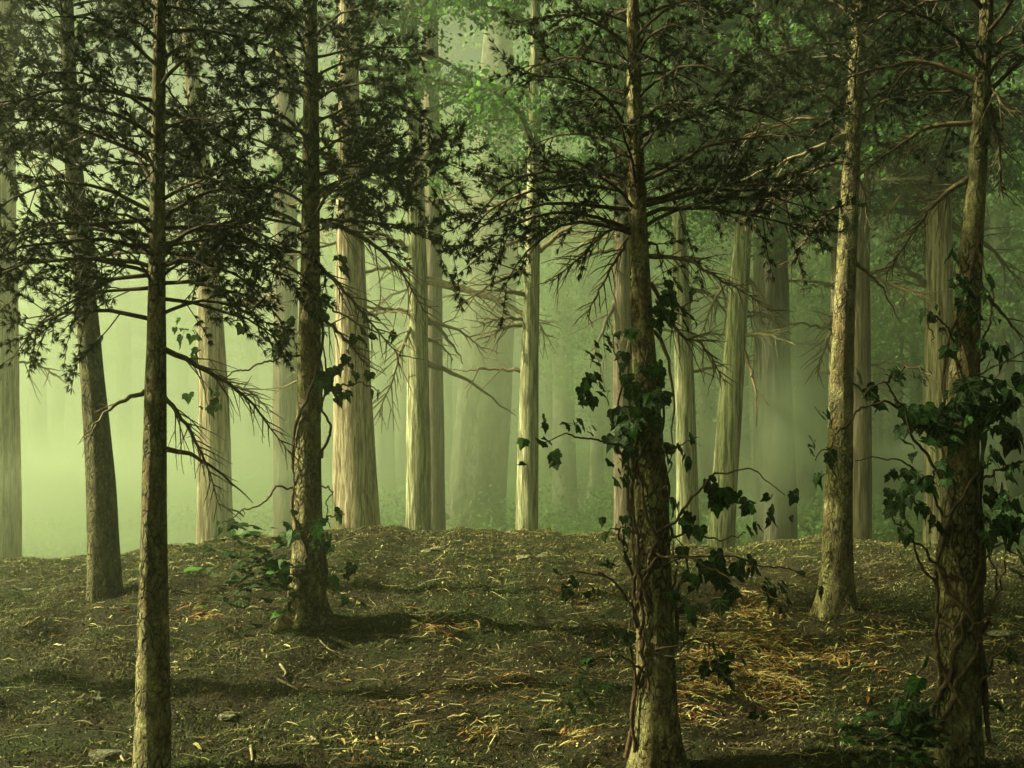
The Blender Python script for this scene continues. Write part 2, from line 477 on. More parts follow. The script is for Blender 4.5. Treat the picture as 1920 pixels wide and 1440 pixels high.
def pine_crown(root, ax, d, z0, z1, L0, L1, seed, spacing=0.1, sub=9, tl=0.052, tw=0.007, side_bias=None, keep=None, nn=11, rise=28, droop=38, extra=()):
    r = np.random.default_rng(seed)
    mb = MB(); C = []; D = []
    z = z0; az = r.uniform(0, 6.28)
    specs = []
    while z < z1:
        f = (z - z0) / (z1 - z0)
        L = (L0 + (L1 - L0) * min(1, f * 1.6)) if f < 0.85 else L1 * (1 - (f - 0.85) / 0.15 * 0.7)
        az += 2.4 + r.normal(0, 0.35)
        specs.append((z, az, L * r.choice([0.5, 0.8, 1.0, 1.15]) * r.uniform(0.85, 1.1), rise + r.normal(0, 17), droop + r.normal(0, 17)))
        z += spacing * r.uniform(0.6, 1.4)
    for (zz, a, L, ri, dr) in list(extra): specs.append((zz, R(a), L, ri, dr))
    for (zz, a, L, ri, dr) in specs:
        if keep is not None and not keep(zz, a): continue
        x, rad = ax(np.array([zz])); st = np.array([x[0], d, zz])
        pts = arch(st, a, L, ri, dr, r)
        tube(mb, pts, np.linspace(0.007 + 0.007 * L, 0.0025, len(pts)), 5, 0)
        ns = max(4, int(sub * L / 0.8))
        for k in range(ns):
            t = 0.14 + 0.86 * (k + r.uniform(0, 0.8)) / ns
            i = min(len(pts) - 2, int(t * (len(pts) - 1))); ft = t * (len(pts) - 1) - i
            p0 = pts[i] * (1 - ft) + pts[i + 1] * ft
            fw = unit(pts[i + 1] - pts[i])
            sd = unit(np.cross(fw, [0, 0, 1])) * (1 if k % 2 else -1)
            dv = unit(fw * r.uniform(0.5, 1.0) + sd * r.uniform(0.3, 1.0) + np.array([0, 0, r.normal(0.15, 0.75)]))
            bl = L * r.uniform(0.2, 0.46) * (1.15 - 0.5 * t)
            tp = twig_curve(p0, dv, bl, r.normal(-0.05, 0.12), r)
            tube(mb, tp, np.linspace(0.0045, 0.002, len(tp)), 3, 0)
            m = max(3, int(bl / 0.05))
            for q in range(m):
                tt = 0.35 + 0.65 * q / (m - 1)
                i2 = min(len(tp) - 2, int(tt * (len(tp) - 1))); f2 = tt * (len(tp) - 1) - i2
                c = tp[i2] * (1 - f2) + tp[i2 + 1] * f2
                dd = unit(tp[i2 + 1] - tp[i2])
                if q < m - 1:
                    dd = unit(dd + unit(r.normal(0, 1, 3)) * 0.8)
                    sp = 0.03
                    e = c + dd * r.uniform(0.02, 0.05)
                    C.append(c); D.append(dd)
                    C.append(e); D.append(dd)
                    if q % 2: C.append(c); D.append(unit(dd + unit(r.normal(0, 1, 3)) * 0.9))
                else:
                    C.append(c); D.append(dd)
        C.append(pts[-1]); D.append(unit(pts[-1] - pts[-2]))
    C = np.array(C); D = np.array(D)
    tufts(mb, C, D, nn, tl, tw, 0.34, 1, r)
    return mb.build('crown', [M['branchwood'], M['needle']], root)

def dead_branch(root, pix, d, r0px, twigs, seed, mat='deadwood', dd=None, tlen=75, hang=0.35):
    """pix: pixel polyline of the branch; dd: how far its tip leans towards (-) or away (+) from the camera"""
    r = np.random.default_rng(seed)
    k = len(pix)
    if dd is None: dd = r.uniform(-0.25, 0.25) * d / 6
    w = np.array([P(px, py, d + dd * i / (k - 1)) for i, (px, py) in enumerate(pix)])
    pts = spline(w, 14)
    sc = d / F
    pts[1:] += r.normal(0, 1.4 * sc, (13, 3))
    mb = MB()
    tube(mb, pts, np.linspace(r0px * sc, 0.8 * sc, 14), 6)
    for q in range(twigs):
        t = 0.12 + 0.86 * (q + r.uniform(0, 0.9)) / twigs
        i = min(12, int(t * 13)); ft = t * 13 - i
        p0 = pts[i] * (1 - ft) + pts[i + 1] * ft
        fw = unit(pts[i + 1] - pts[i])
        s = 1 if q % 2 else -1
        perp = np.cross(fw, [0, 1, 0]) * s
        dv = unit(fw * r.uniform(0.7, 1.2) + perp * r.uniform(0.3, 0.9) + np.array([0, r.normal(0, 0.5), 0]))
        L = tlen * sc * r.uniform(0.5, 1.3) * (1.15 - 0.6 * t)
        tp = twig_curve(p0, dv, L, -hang * r.uniform(0, 1), r, 6)
        tube(mb, tp, np.linspace(1.5 * sc, 0.45 * sc, 6), 4)
        if r.random() < 0.45:
            dv2 = unit(dv + r.normal(0, 0.5, 3))
            tp2 = twig_curve(tp[2], dv2, L * 0.5, -0.2, r, 4)
            tube(mb, tp2, np.linspace(1.0 * sc, 0.4 * sc, 4), 3)
    return mb.build('dead_branch', M[mat], root)

def leaf_quads(mb, C, size, mat, r, aspect=0.55, up=0.3):
    k = len(C)
    a = unit(r.normal(0, 1, (k, 3)) + np.array([0, 0, -up]))
    b = unit(np.cross(a, r.normal(0, 1, (k, 3))))
    s = size * r.uniform(0.6, 1.3, (k, 1))
    tip = C + a * s; m1 = C + a * s * 0.5 + b * s * aspect / 2; m2 = C + a * s * 0.5 - b * s * aspect / 2
    mb.add(np.stack([C, m1, tip, m2], 1).reshape(-1, 3), np.arange(k * 4).reshape(-1, 4), mat)

def leafy_crown(root, ax, d, z0, z1, L0, L1, seed, nbr=30, leaves=60, size=0.125, woodmat='branchwood', leafmat='leaf_mid', barez=None):
    """broad soft crown: long drooping boughs, each carrying side sprays of leaves"""
    r = np.random.default_rng(seed)
    mb = MB(); C = []
    az = r.uniform(0, 6.28)
    for q in range(nbr):
        f = q / nbr
        z = z0 + (z1 - z0) * f + r.normal(0, 0.1)
        az += 2.4 + r.normal(0, 0.3)
        L = (L0 + (L1 - L0) * f) * r.uniform(0.7, 1.15)
        x, rad = ax(np.array([z])); st = np.array([x[0], d, z])
        pts = arch(st, az, L, 22 + r.normal(0, 10), 32 + r.normal(0, 12), r)
        tube(mb, pts, np.linspace(0.035 + 0.012 * L, 0.008, len(pts)), 5, 0)
        ns = int(8 + L * 2.2)
        for k in range(ns):
            t = 0.2 + 0.8 * (k + r.uniform(0, 0.9)) / ns
            i = min(len(pts) - 2, int(t * (len(pts) - 1))); ft = t * (len(pts) - 1) - i
            p0 = pts[i] * (1 - ft) + pts[i + 1] * ft
            fw = unit(pts[i + 1] - pts[i])
            sd = unit(np.cross(fw, [0, 0, 1])) * (1 if k % 2 else -1)
            dv = unit(fw * r.uniform(0.4, 1.0) + sd * r.uniform(0.4, 1.0) + np.array([0, 0, r.normal(0, 0.3)]))
            bl = L * r.uniform(0.2, 0.4) * (1.1 - 0.5 * t)
            tp = twig_curve(p0, dv, bl, -0.15, r)
            tube(mb, tp, np.linspace(0.014, 0.006, len(tp)), 3, 0)
            n = max(6, int(leaves * r.uniform(0.5, 1.3) / ns * 9))
            tt = r.uniform(0.2, 1.05, n) * (len(tp) - 1)
            i2 = np.clip(tt.astype(int), 0, len(tp) - 2); f2 = (tt - i2)[:, None]
            c = tp[i2] * (1 - f2) + tp[i2 + 1] * f2 + r.normal(0, 0.13 + 0.03 * L, (n, 3)) * np.array([1, 1, 0.6])
            C.append(c)
    leaf_quads(mb, np.concatenate(C), size, 1, r)
    return mb.build('crown', [M[woodmat], M[leafmat]], root)

def tree_root(name, label, cat, pts, d, top, group=None):
    ax = trunk_axis(pts, d, top)
    zb = 0.0
    for _ in range(5):
        x, _r = ax(np.array([zb])); zb = GZ(x[0], d)
    root = empty(name, (float(x[0]), d, zb))
    tag(root, label, cat, group)
    return root, ax, zb

# ------------------------------------------------------------------ the near pines
NEAR = [
    # key, label, pts (px, py, width), d, top, material, crown (z0, z1, L0, L1, spacing)
    ('lean', 'leaning dark pine in front of the brightest fog, second sharp trunk from the left', [(125, 0, 24), (133, 250, 30), (146, 400, 34), (160, 560, 38), (172, 700, 42), (190, 900, 54), (196, 1130, 60)], 10.0, 7.0, 'bark_d', (4.5, 6.9, 1.35, 1.1, 0.095)),
    ('front', 'straight pine nearest the left, its trunk running out of the bottom edge', [(300, 0, 22), (297, 240, 25), (294, 480, 31), (293, 650, 35), (291, 800, 41), (288, 1000, 48), (287, 1200, 57), (286, 1440, 67)], 6.0, 5.3, 'bark_a', (2.65, 5.2, 0.9, 0.8, 0.064)),
    ('flare', 'straight pine with a wide flared foot standing left of the middle, ivy on its trunk', [(583, 0, 22), (583, 240, 31), (582, 480, 36), (580, 700, 43), (577, 900, 50), (577, 1060, 58), (578, 1170, 66)], 9.0, 6.5, 'bark_a', (3.6, 6.4, 1.4, 1.1, 0.08)),
    ('centre', 'dark pine right of the middle with woody ivy stems wound round its lower trunk', [(1187, 0, 22), (1190, 240, 29), (1197, 440, 36), (1204, 600, 42), (1213, 780, 52), (1222, 950, 62), (1229, 1200, 70), (1234, 1440, 80)], 6.2, 5.5, 'bark_c', (2.95, 5.4, 0.98, 0.85, 0.06)),
    ('slant', 'slanting yellow lit pine standing alone on the mound between the two ivy wrapped pines', [(1612, 0, 24), (1603, 190, 30), (1594, 350, 33), (1584, 550, 38), (1577, 750, 43), (1572, 930, 50), (1568, 1130, 58)], 9.5, 7.4, 'bark_a', (4.6, 7.3, 1.3, 1.1, 0.08)),
    ('right', 'pine at the right edge, thickly wrapped in ivy from waist height to mid trunk', [(1851, 0, 23), (1842, 150, 29), (1832, 320, 34), (1822, 450, 40), (1812, 600, 50), (1804, 800, 61), (1801, 1000, 68), (1799, 1200, 75), (1797, 1440, 81)], 6.0, 6.0, 'bark_b', (3.65, 5.9, 1.0, 0.95, 0.07)),
]
near = {}
for k, (key, label, pts, d, top, mat, cr) in enumerate(NEAR):
    root, ax, zb = tree_root('pine_tree', label, 'pine tree', pts, d, top)
    fl = {'flare': 1.0, 'centre': 0.5, 'slant': 0.55, 'right': 0.15, 'front': 0.1, 'lean': 0.12}[key]
    make_trunk(root, ax, d, zb, top, M[mat], sides=44, step=0.03 if key != 'lean' else 0.05, rough=0.03, flute=0.07, flare=fl, fl_h=0.16, seed=k * 1.7, zvis=EYE + 930 / F * d)
    z0, z1, L0, L1, sp = cr
    pine_crown(root, ax, d, z0, z1, L0, L1, 11 + k, spacing=sp * 0.75, sub=10, tl=0.048 if d < 8 else 0.066, tw=0.005 if d < 8 else 0.0072, nn=15,
               extra={'front': [(2.50, 186, 1.05, 14, 58), (2.68, 172, 0.8, 0, 62), (2.78, 176, 1.0, 14, 34), (2.52, 8, 0.7, 24, 66), (2.7, -8, 0.85, -4, 44), (2.75, 200, 0.9, 16, 40), (2.85, 160, 0.9, 14, 24), (2.8, 12, 0.95, 12, 42), (2.9, -16, 0.9, 14, 34), (2.95, 186, 1.0, 14, 30), (2.62, 15, 0.8, -2, 60), (2.8, -25, 0.9, 4, 66), (2.88, 35, 0.9, -4, 60), (3.0, 4, 0.95, 2, 56), (2.75, 165, 1.0, 0, 66), (2.9, 205, 1.1, 4, 60), (3.05, 192, 1.0, -4, 56)],
                      'centre': [(3.02, 184, 1.0, 22, 66), (3.3, 168, 1.1, 20, 50), (3.15, 196, 1.05, 16, 52), (3.2, 14, 1.15, 14, 34), (3.2, 176, 1.0, 22, 50), (3.1, 2, 1.1, 14, 24), (3.3, -10, 1.15, 22, 28)],
                      'flare': [(3.3, 175, 0.9, 16, 40), (3.5, 190, 1.1, 16, 46), (3.7, 185, 1.3, 18, 40), (3.75, 5, 1.35, 10, 42), (4.1, -5, 1.35, 24, 30)]}.get(key, ()))
    near[key] = (root, ax, d)

# pines added mostly out of view to shade the near haze and ground
for k, (x, y, L, lab) in enumerate([
        (-4.6, 7.7, 1.7, 'pine beyond the left edge whose boughs hang into the top left corner'),
        (-6.6, 4.2, 2.2, 'unseen pine added for shade, left of the mound'), (-9.5, 3.0, 2.3, 'tall unseen pine added for shade, farther left of the mound'),
        (-6.2, 0.6, 2.6, 'unseen pine added for shade, left of the viewer'), 
        (-3.2, -2.4, 2.6, 'unseen pine added for shade behind the viewer'), (5.6, 2.6, 2.4, 'unseen pine added for shade, right of the viewer'), (-8.6, 2.0, 2.6, 'tall unseen pine added for shade between two others at the left')]):
    zb = GZ(x, y); px = 960 + x / y * F if y > 0 else 0
    root = empty('pine_tree', (x, y, zb)); tag(root, lab, 'pine tree')
    zt = 11.5 + (k % 3)
    ax = (lambda x, zt: (lambda z: (np.full(np.shape(z), x), np.interp(z, [-3, 0, zt], [0.16, 0.14, 0.02]))))(x, zt)
    make_trunk(root, ax, y, zb, zt, M['bark_b'], sides=20, step=0.2, rough=0.03, flute=0.07, flare=0.4, fl_h=0.2, seed=50 + k)
    pine_crown(root, ax, y, 4.0 if k == 0 else 4.6, zt - 0.2, L, L * 0.8, 700 + k, spacing=0.075 if k else 0.22, sub=9, tl=0.1 if k else 0.07, tw=0.018, nn=9)

DEAD = {
    'lean': [([(150, 350), (90, 310), (50, 300)], 3, 8)],
    'front': [([(272, 733), (210, 765), (148, 826)], 5.5, 2), ([(303, 735), (345, 790), (382, 860), (415, 958)], 5, 26),
              ([(308, 655), (395, 700), (470, 755), (545, 855)], 6.5, 30), ([(312, 842), (385, 865), (475, 943)], 6, 0)],
    'flare': [([(600, 413), (680, 445), (745, 500), (800, 590)], 6, 34), ([(590, 488), (640, 540), (690, 600), (760, 680)], 5, 24),
              ([(600, 590), (650, 640), (690, 690)], 4, 16)],
    'centre': [([(1182, 415), (1130, 440), (1080, 490), (1030, 530)], 4, 26), ([(1186, 430), (1160, 480), (1125, 540), (1100, 600)], 3.5, 20),
               ([(1216, 480), (1290, 488), (1370, 535), (1450, 585)], 5, 30), ([(1220, 530), (1270, 620), (1320, 650), (1362, 722)], 4.5, 24),
               ([(1206, 602), (1250, 660), (1262, 760), (1255, 850)], 4.5, 0)],
    'slant': [([(1585, 253), (1480, 300), (1375, 345)], 6, 4), ([(1590, 302), (1510, 322), (1450, 370), (1390, 420)], 4, 22),
              ([(1582, 375), (1545, 410), (1510, 450), (1480, 500)], 4.5, 14), ([(1596, 490), (1650, 535), (1690, 612)], 4, 0),
              ([(1590, 250), (1530, 222), (1460, 235), (1395, 260)], 4, 16), ([(1604, 262), (1612, 330), (1630, 400)], 4, 10)],
    'right': [([(1826, 230), (1740, 240), (1660, 290), (1588, 350)], 6, 24), ([(1815, 335), (1765, 370), (1710, 440), (1660, 515)], 7, 26),
              ([(1830, 150), (1745, 120), (1660, 125), (1535, 165)], 6, 18), ([(1848, 170), (1870, 260), (1880, 372)], 5, 22),
              ([(1845, 100), (1885, 70), (1925, 50)], 5, 8), ([(1838, 530), (1880, 590), (1925, 635)], 5, 3), ([(1852, 150), (1885, 200), (1930, 220)], 3.5, 16),
              ([(1790, 720), (1860, 690), (1930, 655)], 3.5, 4)],
}
s = 100
for key, lst in DEAD.items():
    root, ax, d = near[key]
    for pix, r0, tw in lst:
        s += 1
        dead_branch(root, pix, d, r0, tw, s, mat='palewood' if (key == 'slant' and r0 == 6) or (key == 'front' and tw == 2) else 'deadwood')

# ------------------------------------------------------------------ trees in the fog
MID = [
    # label, pts, d, top, bark, crown or None: (z0, z1, L0, L1, nbr, leaves), flute
    ('pale sunlit trunk cut by the left edge of the picture', [(6, 0, 34), (8, 300, 38), (9, 700, 50), (8, 1040, 60)], 22, 20, 'far_cream', (11, 19, 2.5, 3, 14, 30)),
    ('pale streaked trunk behind the drooping dead twigs, rising between the two left sharp pines', [(345, 0, 24), (385, 380, 34), (394, 600, 46), (400, 750, 56), (404, 1020, 70)], 23, 21, 'far_pale', (11.5, 20, 2.5, 3, 14, 30)),
    ('dim fog grey trunk just left of the flared pine', [(535, 0, 36), (536, 480, 42), (537, 700, 46), (540, 1000, 56)], 34, 24, 'far_brown', None),
    ('thick bright cream trunk right behind the flared pine, widest of the pale ones', [(652, 0, 36), (656, 450, 48), (661, 700, 66), (666, 900, 80), (670, 1000, 92)], 21, 20, 'far_pale', (9.5, 19, 2.5, 3.2, 16, 40)),
    ('slim yellow green trunk standing clear in the gap left of the picture centre', [(770, 0, 22), (778, 250, 28), (783, 550, 36), (784, 800, 42), (785, 1000, 50)], 24, 21, 'far_green', (7.8, 20, 3.2, 3.2, 26, 60)),
    ('dim brown trunk tight behind the slim yellow green one', [(806, 0, 28), (812, 550, 34), (814, 1000, 42)], 32, 24, 'far_brown', None),
    ('slender bright trunk nearest the picture centre, alone against the dark green gap', [(1004, 0, 18), (1003, 200, 22), (999, 450, 27), (992, 700, 34), (988, 1000, 44)], 20, 19, 'far_green', (7.4, 18, 2.6, 2.8, 26, 60)),
    ('huge faint ribbed trunk leaning right in the central fog, broadest of all', [(930, 300, 80), (922, 560, 92), (905, 800, 102), (890, 1000, 112)], 48, 30, 'far_grey', None),
    ('dim reddish trunk half hidden behind the dark ivy pine', [(1166, 0, 30), (1168, 450, 36), (1170, 700, 40), (1172, 1000, 44)], 27, 23, 'far_brown', (8.2, 22, 3.4, 3.4, 44, 75)),
    ('slim pale green trunk just right of the dark ivy pine', [(1268, 0, 16), (1272, 380, 24), (1280, 600, 33), (1286, 800, 38), (1290, 1000, 44)], 23, 20, 'far_green', (7.4, 19, 2.8, 3.2, 30, 65)),
    ('slanting bright green lit trunk, the strongest lit one right of the centre', [(1418, 100, 20), (1411, 240, 25), (1390, 480, 33), (1372, 730, 44), (1352, 1000, 50)], 21, 20, 'far_green', (7.2, 19, 2.6, 3.2, 30, 65)),
    ('broad dull brown trunk with mist drifting at its middle', [(1440, 100, 50), (1445, 480, 62), (1450, 800, 74), (1452, 1000, 82)], 27, 24, 'far_dull', (8.8, 23, 3.6, 3.4, 40, 70)),
    ('straight grey brown trunk tight behind the slanting yellow lit pine', [(1622, 0, 24), (1621, 200, 30), (1612, 480, 34), (1614, 750, 37), (1615, 1000, 40)], 20, 19, 'far_brown', (6.8, 18, 2.6, 2.8, 38, 70)),
    ('tall buff trunk just left of the ivy wrapped pine at the right edge', [(1762, 0, 34), (1761, 300, 44), (1760, 480, 48), (1761, 750, 54), (1763, 1000, 60)], 20, 19, 'far_pale', (6.6, 18, 2.8, 3.0, 42, 75)),
    ('dark slim trunk peeping out left of the slanting yellow lit pine', [(1578, 0, 22), (1574, 400, 27), (1570, 700, 30), (1566, 1000, 36)], 28, 23, 'far_brown', (8.4, 22, 3.2, 3.4, 40, 70)),
]
mid = []
for k, (label, pts, d, top, mat, cr) in enumerate(MID):
    root, ax, zb = tree_root('forest_tree', label, 'tree', pts, d, top, 'tall trunks in the fog behind the mound')
    big = pts[-1][2] / F * d
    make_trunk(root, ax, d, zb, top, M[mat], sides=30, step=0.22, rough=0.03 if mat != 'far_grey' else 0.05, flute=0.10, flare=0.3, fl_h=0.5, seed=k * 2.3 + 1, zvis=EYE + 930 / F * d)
    if cr:
        wide = pts[0][0] > 1020
        leafy_crown(root, ax, d, cr[0], cr[1] + (2 if wide else 0), cr[2], cr[3] + (1.6 if wide else 0), 40 + k, nbr=int(cr[4] * (1.25 if wide else 1)), leaves=cr[5] * (1.2 if wide else 1))
    mid.append((root, ax, d))
MDEAD = [
    (4, [(797, 525), (880, 545), (950, 572), (1000, 600), (1025, 632)], 9, 22, 'palewood'), (4, [(797, 678), (870, 710), (970, 780)], 6, 0, 'palewood'),
    (4, [(770, 470), (720, 440), (660, 420)], 6, 12, 'deadwood'), (4, [(775, 600), (745, 680), (710, 780)], 5, 22, 'palewood'), (4, [(795, 590), (840, 635), (870, 683)], 5, 0, 'deadwood'),
    (6, [(988, 505), (930, 530), (850, 578)], 6, 8, 'deadwood'), (6, [(1012, 470), (1060, 430), (1130, 400)], 6, 12, 'deadwood'), (6, [(990, 360), (900, 400), (840, 400)], 6, 12, 'palewood'),
    (3, [(640, 300), (600, 330), (570, 380)], 7, 8, 'deadwood'), (1, [(400, 420), (455, 440), (520, 400)], 6, 10, 'deadwood'), (0, [(32, 330), (90, 360), (150, 440)], 9, 12, 'palewood'),
    (8, [(1155, 560), (1130, 620), (1105, 690)], 5, 4, 'deadwood'), (9, [(1268, 560), (1220, 600), (1180, 660)], 5, 12, 'deadwood'), (9, [(1290, 540), (1340, 560), (1380, 620)], 5, 12, 'deadwood'),
    (10, [(1400, 520), (1430, 560), (1455, 605)], 5, 2, 'deadwood'), (10, [(1392, 650), (1412, 710), (1422, 800)], 5, 2, 'deadwood'), (10, [(1385, 500), (1340, 560), (1310, 640)], 5, 14, 'palewood'),
    (12, [(1625, 250), (1700, 330), (1750, 380)], 7, 12, 'palewood'), (12, [(1628, 520), (1690, 540), (1740, 560)], 5, 16, 'deadwood'), (12, [(1600, 560), (1560, 620), (1530, 700)], 4, 18, 'deadwood'),
    (13, [(1738, 300), (1680, 380), (1630, 440)], 6, 8, 'palewood'), (13, [(1785, 290), (1850, 320), (1910, 330)], 6, 12, 'deadwood'), (13, [(1785, 420), (1860, 470), (1920, 540)], 6, 16, 'deadwood'),
    (13, [(1742, 540), (1690, 500), (1640, 520)], 6, 14, 'deadwood'), (13, [(1740, 380), (1690, 330), (1640, 300)], 6, 12, 'deadwood'),
]
for q, (i, pix, r0, tw, mt) in enumerate(MDEAD):
    root, ax, d = mid[i]
    dead_branch(root, pix, d, r0, tw, 300 + q, mat=mt, dd=[-1.2, 0.8, -0.5][q % 3], tlen=80, hang=0.25)

# short bare side branches and twigs higher up the fog trees
rr = np.random.default_rng(91)
for i, (root, ax, d) in enumerate(mid):
    for q in range(5 if MID[i][2] < 30 else 2):
        py = rr.uniform(330, 720); side = rr.choice([-1, 1])
        zq = EYE + (HZ - py) / F * d
        x, rad = ax(np.array([zq]))
        px = 960 + (x[0] + side * rad[0] * 0.8) / d * F
        L = rr.uniform(50, 140); dr = rr.uniform(-0.35, 0.6)
        dead_branch(root, [(px, py), (px + side * L * 0.5, py + dr * L * 0.35), (px + side * L, py + dr * L + 15)], d, rr.uniform(2.5, 5), int(rr.integers(5, 16)), 900 + i * 9 + q, mat=rr.choice(['palewood', 'deadwood']), dd=rr.uniform(-1.5, 1.5), tlen=60, hang=0.2)

# far trunks, only silhouettes in the fog: (x at y=300, x at y=950, width at y=950, distance, label)
FAR = [
    (70, 72, 34, 50, 'very faint trunk in the bright fog right of the left edge trunk'),
    (108, 106, 26, 62, 'faint trunk in the bright fog just left of the leaning pine'),
    (232, 236, 30, 55, 'faint pale trunk in the bright fog between the two leftmost sharp pines'),
    (352, 345, 24, 60, 'barely visible trunk in the fog just right of the straight left pine'),
    (470, 474, 30, 58, 'faint trunk in the fog halfway from the pale streaked trunk to the flared pine'),
    (728, 722, 44, 46, 'grey green trunk in the fog just right of the thick cream trunk'),
    (745, 748, 22, 60, 'thin fog trunk just left of the slim yellow green one'),
    (842, 838, 26, 52, 'dim trunk just left of the huge ribbed trunk'),
    (1032, 1036, 30, 56, 'dim trunk just right of the slender bright one'),
    (1070, 1060, 44, 44, 'dark green trunk standing clear in the fog right of the slender bright trunk'),
    (1108, 1118, 26, 54, 'dim trunk leaning slightly right, left of the dark ivy pine'),
    (1140, 1136, 22, 62, 'thinnest fog trunk left of the dark ivy pine'),
    (1236, 1234, 24, 50, 'dim trunk in the narrow gap right of the dark ivy pine'),
    (1330, 1326, 34, 46, 'dim trunk between the pale green and the slanting bright trunks'),
    (1504, 1510, 36, 44, 'dark green trunk just right of the broad dull brown one'),
    (1536, 1540, 24, 56, 'thin dim trunk halfway from the broad brown trunk to the slanting pine'),
    (1552, 1546, 18, 64, 'thinnest dim trunk left of the slanting yellow lit pine'),
    (1648, 1650, 26, 54, 'dim trunk just right of the grey brown one behind the slanting pine'),
    (1702, 1668, 34, 44, 'dark green trunk leaning left, halfway to the tall buff trunk'),
    (1722, 1724, 22, 58, 'thin dim trunk just left of the tall buff one'),
    (1888, 1892, 40, 40, 'dark trunk in the fog near the right edge'),
    (1925, 1922, 30, 48, 'dim trunk cut by the right edge of the picture'),
    (640, 636, 24, 56, 'faint trunk hidden mostly behind the thick cream trunk'),
    (615, 612, 20, 64, 'faint thin trunk in the fog between the flared pine and the cream trunk'),
    (1392, 1396, 22, 60, 'thin dim trunk between the slanting bright trunk and the broad brown one'),
]
for k, (xa, xb, w, d, label) in enumerate(FAR):
    d *= 1.8 if xa < 600 else 1.3
    xa += rng.normal(0, 22)
    pts = [(xa, 300, w * 0.8), (xb, 950, w)]
    root, ax, zb = tree_root('forest_tree', label, 'tree', pts, d, 30, 'faint trunks deep in the fog')
    make_trunk(root, ax, d, zb, 30, M['far_grey'], sides=18, step=0.7, rough=0.03, flute=0.10, flare=0.5, fl_h=0.8, seed=k * 1.9)
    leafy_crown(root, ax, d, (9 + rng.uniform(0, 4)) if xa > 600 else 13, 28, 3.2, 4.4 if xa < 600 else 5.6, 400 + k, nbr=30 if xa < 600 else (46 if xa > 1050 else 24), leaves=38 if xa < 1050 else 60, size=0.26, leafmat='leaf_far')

# ------------------------------------------------------------------ undergrowth and far wood
def scatter_clumps(name, n_cl, per, yr, zmax, size, seed, mat, label, xspan=0.62, rad=(0.5, 1.4), x0=None, up0=0):
    r = np.random.default_rng(seed)
    y = r.uniform(*yr, n_cl); x = r.uniform(-xspan if x0 is None else x0, xspan, n_cl) * y
    z = G(x, y) + up0 + r.uniform(0, 1, n_cl) ** (1.8 if up0 == 0 else 0.8) * zmax
    c = np.repeat(np.stack([x, y, z], -1), per, 0)
    rr = np.repeat(r.uniform(*rad, n_cl), per)[:, None]
    p = c + unit(r.normal(0, 1, c.shape)) * rr * r.uniform(0.2, 1, (len(c), 1)) ** 0.5 * np.array([1.2, 1, 0.7])
    mb = MB(); leaf_quads(mb, p, size, 0, r, 0.7)
    o = mb.build(name, mat)
    tag(o, label, name.replace('_', ' '), kind='stuff')
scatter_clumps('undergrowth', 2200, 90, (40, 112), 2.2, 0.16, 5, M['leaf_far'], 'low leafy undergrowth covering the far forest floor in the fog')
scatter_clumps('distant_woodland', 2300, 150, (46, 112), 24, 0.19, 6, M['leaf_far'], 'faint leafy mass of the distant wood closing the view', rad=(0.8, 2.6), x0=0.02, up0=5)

# ------------------------------------------------------------------ ivy
LEAF2 = np.array([(0, 0), (.14, -.13), (.34, -.12), (.47, .04), (.41, .20), (.46, .40), (.25, .47), (.13, .72), (0, 1.0),
                  (-.13, .72), (-.25, .47), (-.46, .40), (-.41, .20), (-.47, .04), (-.34, -.12), (-.14, -.13)], float)
def ivy_leaves(mb, C, nrm, tipdir, size, r):
    """C centres (n,3), nrm facing, tipdir where the leaf tip points"""
    n = len(C)
    nrm = unit(nrm); t = unit(tipdir - nrm * np.sum(tipdir * nrm, -1, keepdims=True)); sx = np.cross(t, nrm)
    L = np.vstack([LEAF2, [(0, .34), (0, .68)]])
    fold = r.uniform(-0.05, 0.45, (n, 1)); curl = r.uniform(-0.1, 0.35, (n, 1))
    x = L[None, :, 0]; y = L[None, :, 1]
    wx = r.uniform(0.8, 1.15, (n, 1))
    h = -fold * np.abs(x) * 1.0 - curl * y * y * 0.6 + 0.05 * np.sin(y * 6 + r.uniform(0, 6, (n, 1)))
    s = size.reshape(n, 1)
    V = C[:, None] + (sx[:, None] * (x * wx)[..., None] + t[:, None] * np.broadcast_to(y, (n, len(L)))[..., None] + nrm[:, None] * h[..., None]) * s[..., None]
    a, b = 16, 17
    fan = [(0, 1, a), (1, 2, a), (2, 3, a), (3, 4, a), (4, 5, a), (5, 6, a), (6, 7, b), (6, b, a), (7, 8, b), (8, 9, b), (9, 10, b), (10, a, b), (10, 11, a), (11, 12, a),
           (12, 13, a), (13, 14, a), (14, 15, a), (15, 0, a)]
    f = (np.array(fan)[None] + (np.arange(n) * len(L))[:, None, None]).reshape(-1, 3)
    uv = np.broadcast_to(L[None], (n, len(L), 2)).reshape(-1, 2)
    mb.add(V.reshape(-1, 3), f, 0, uv)

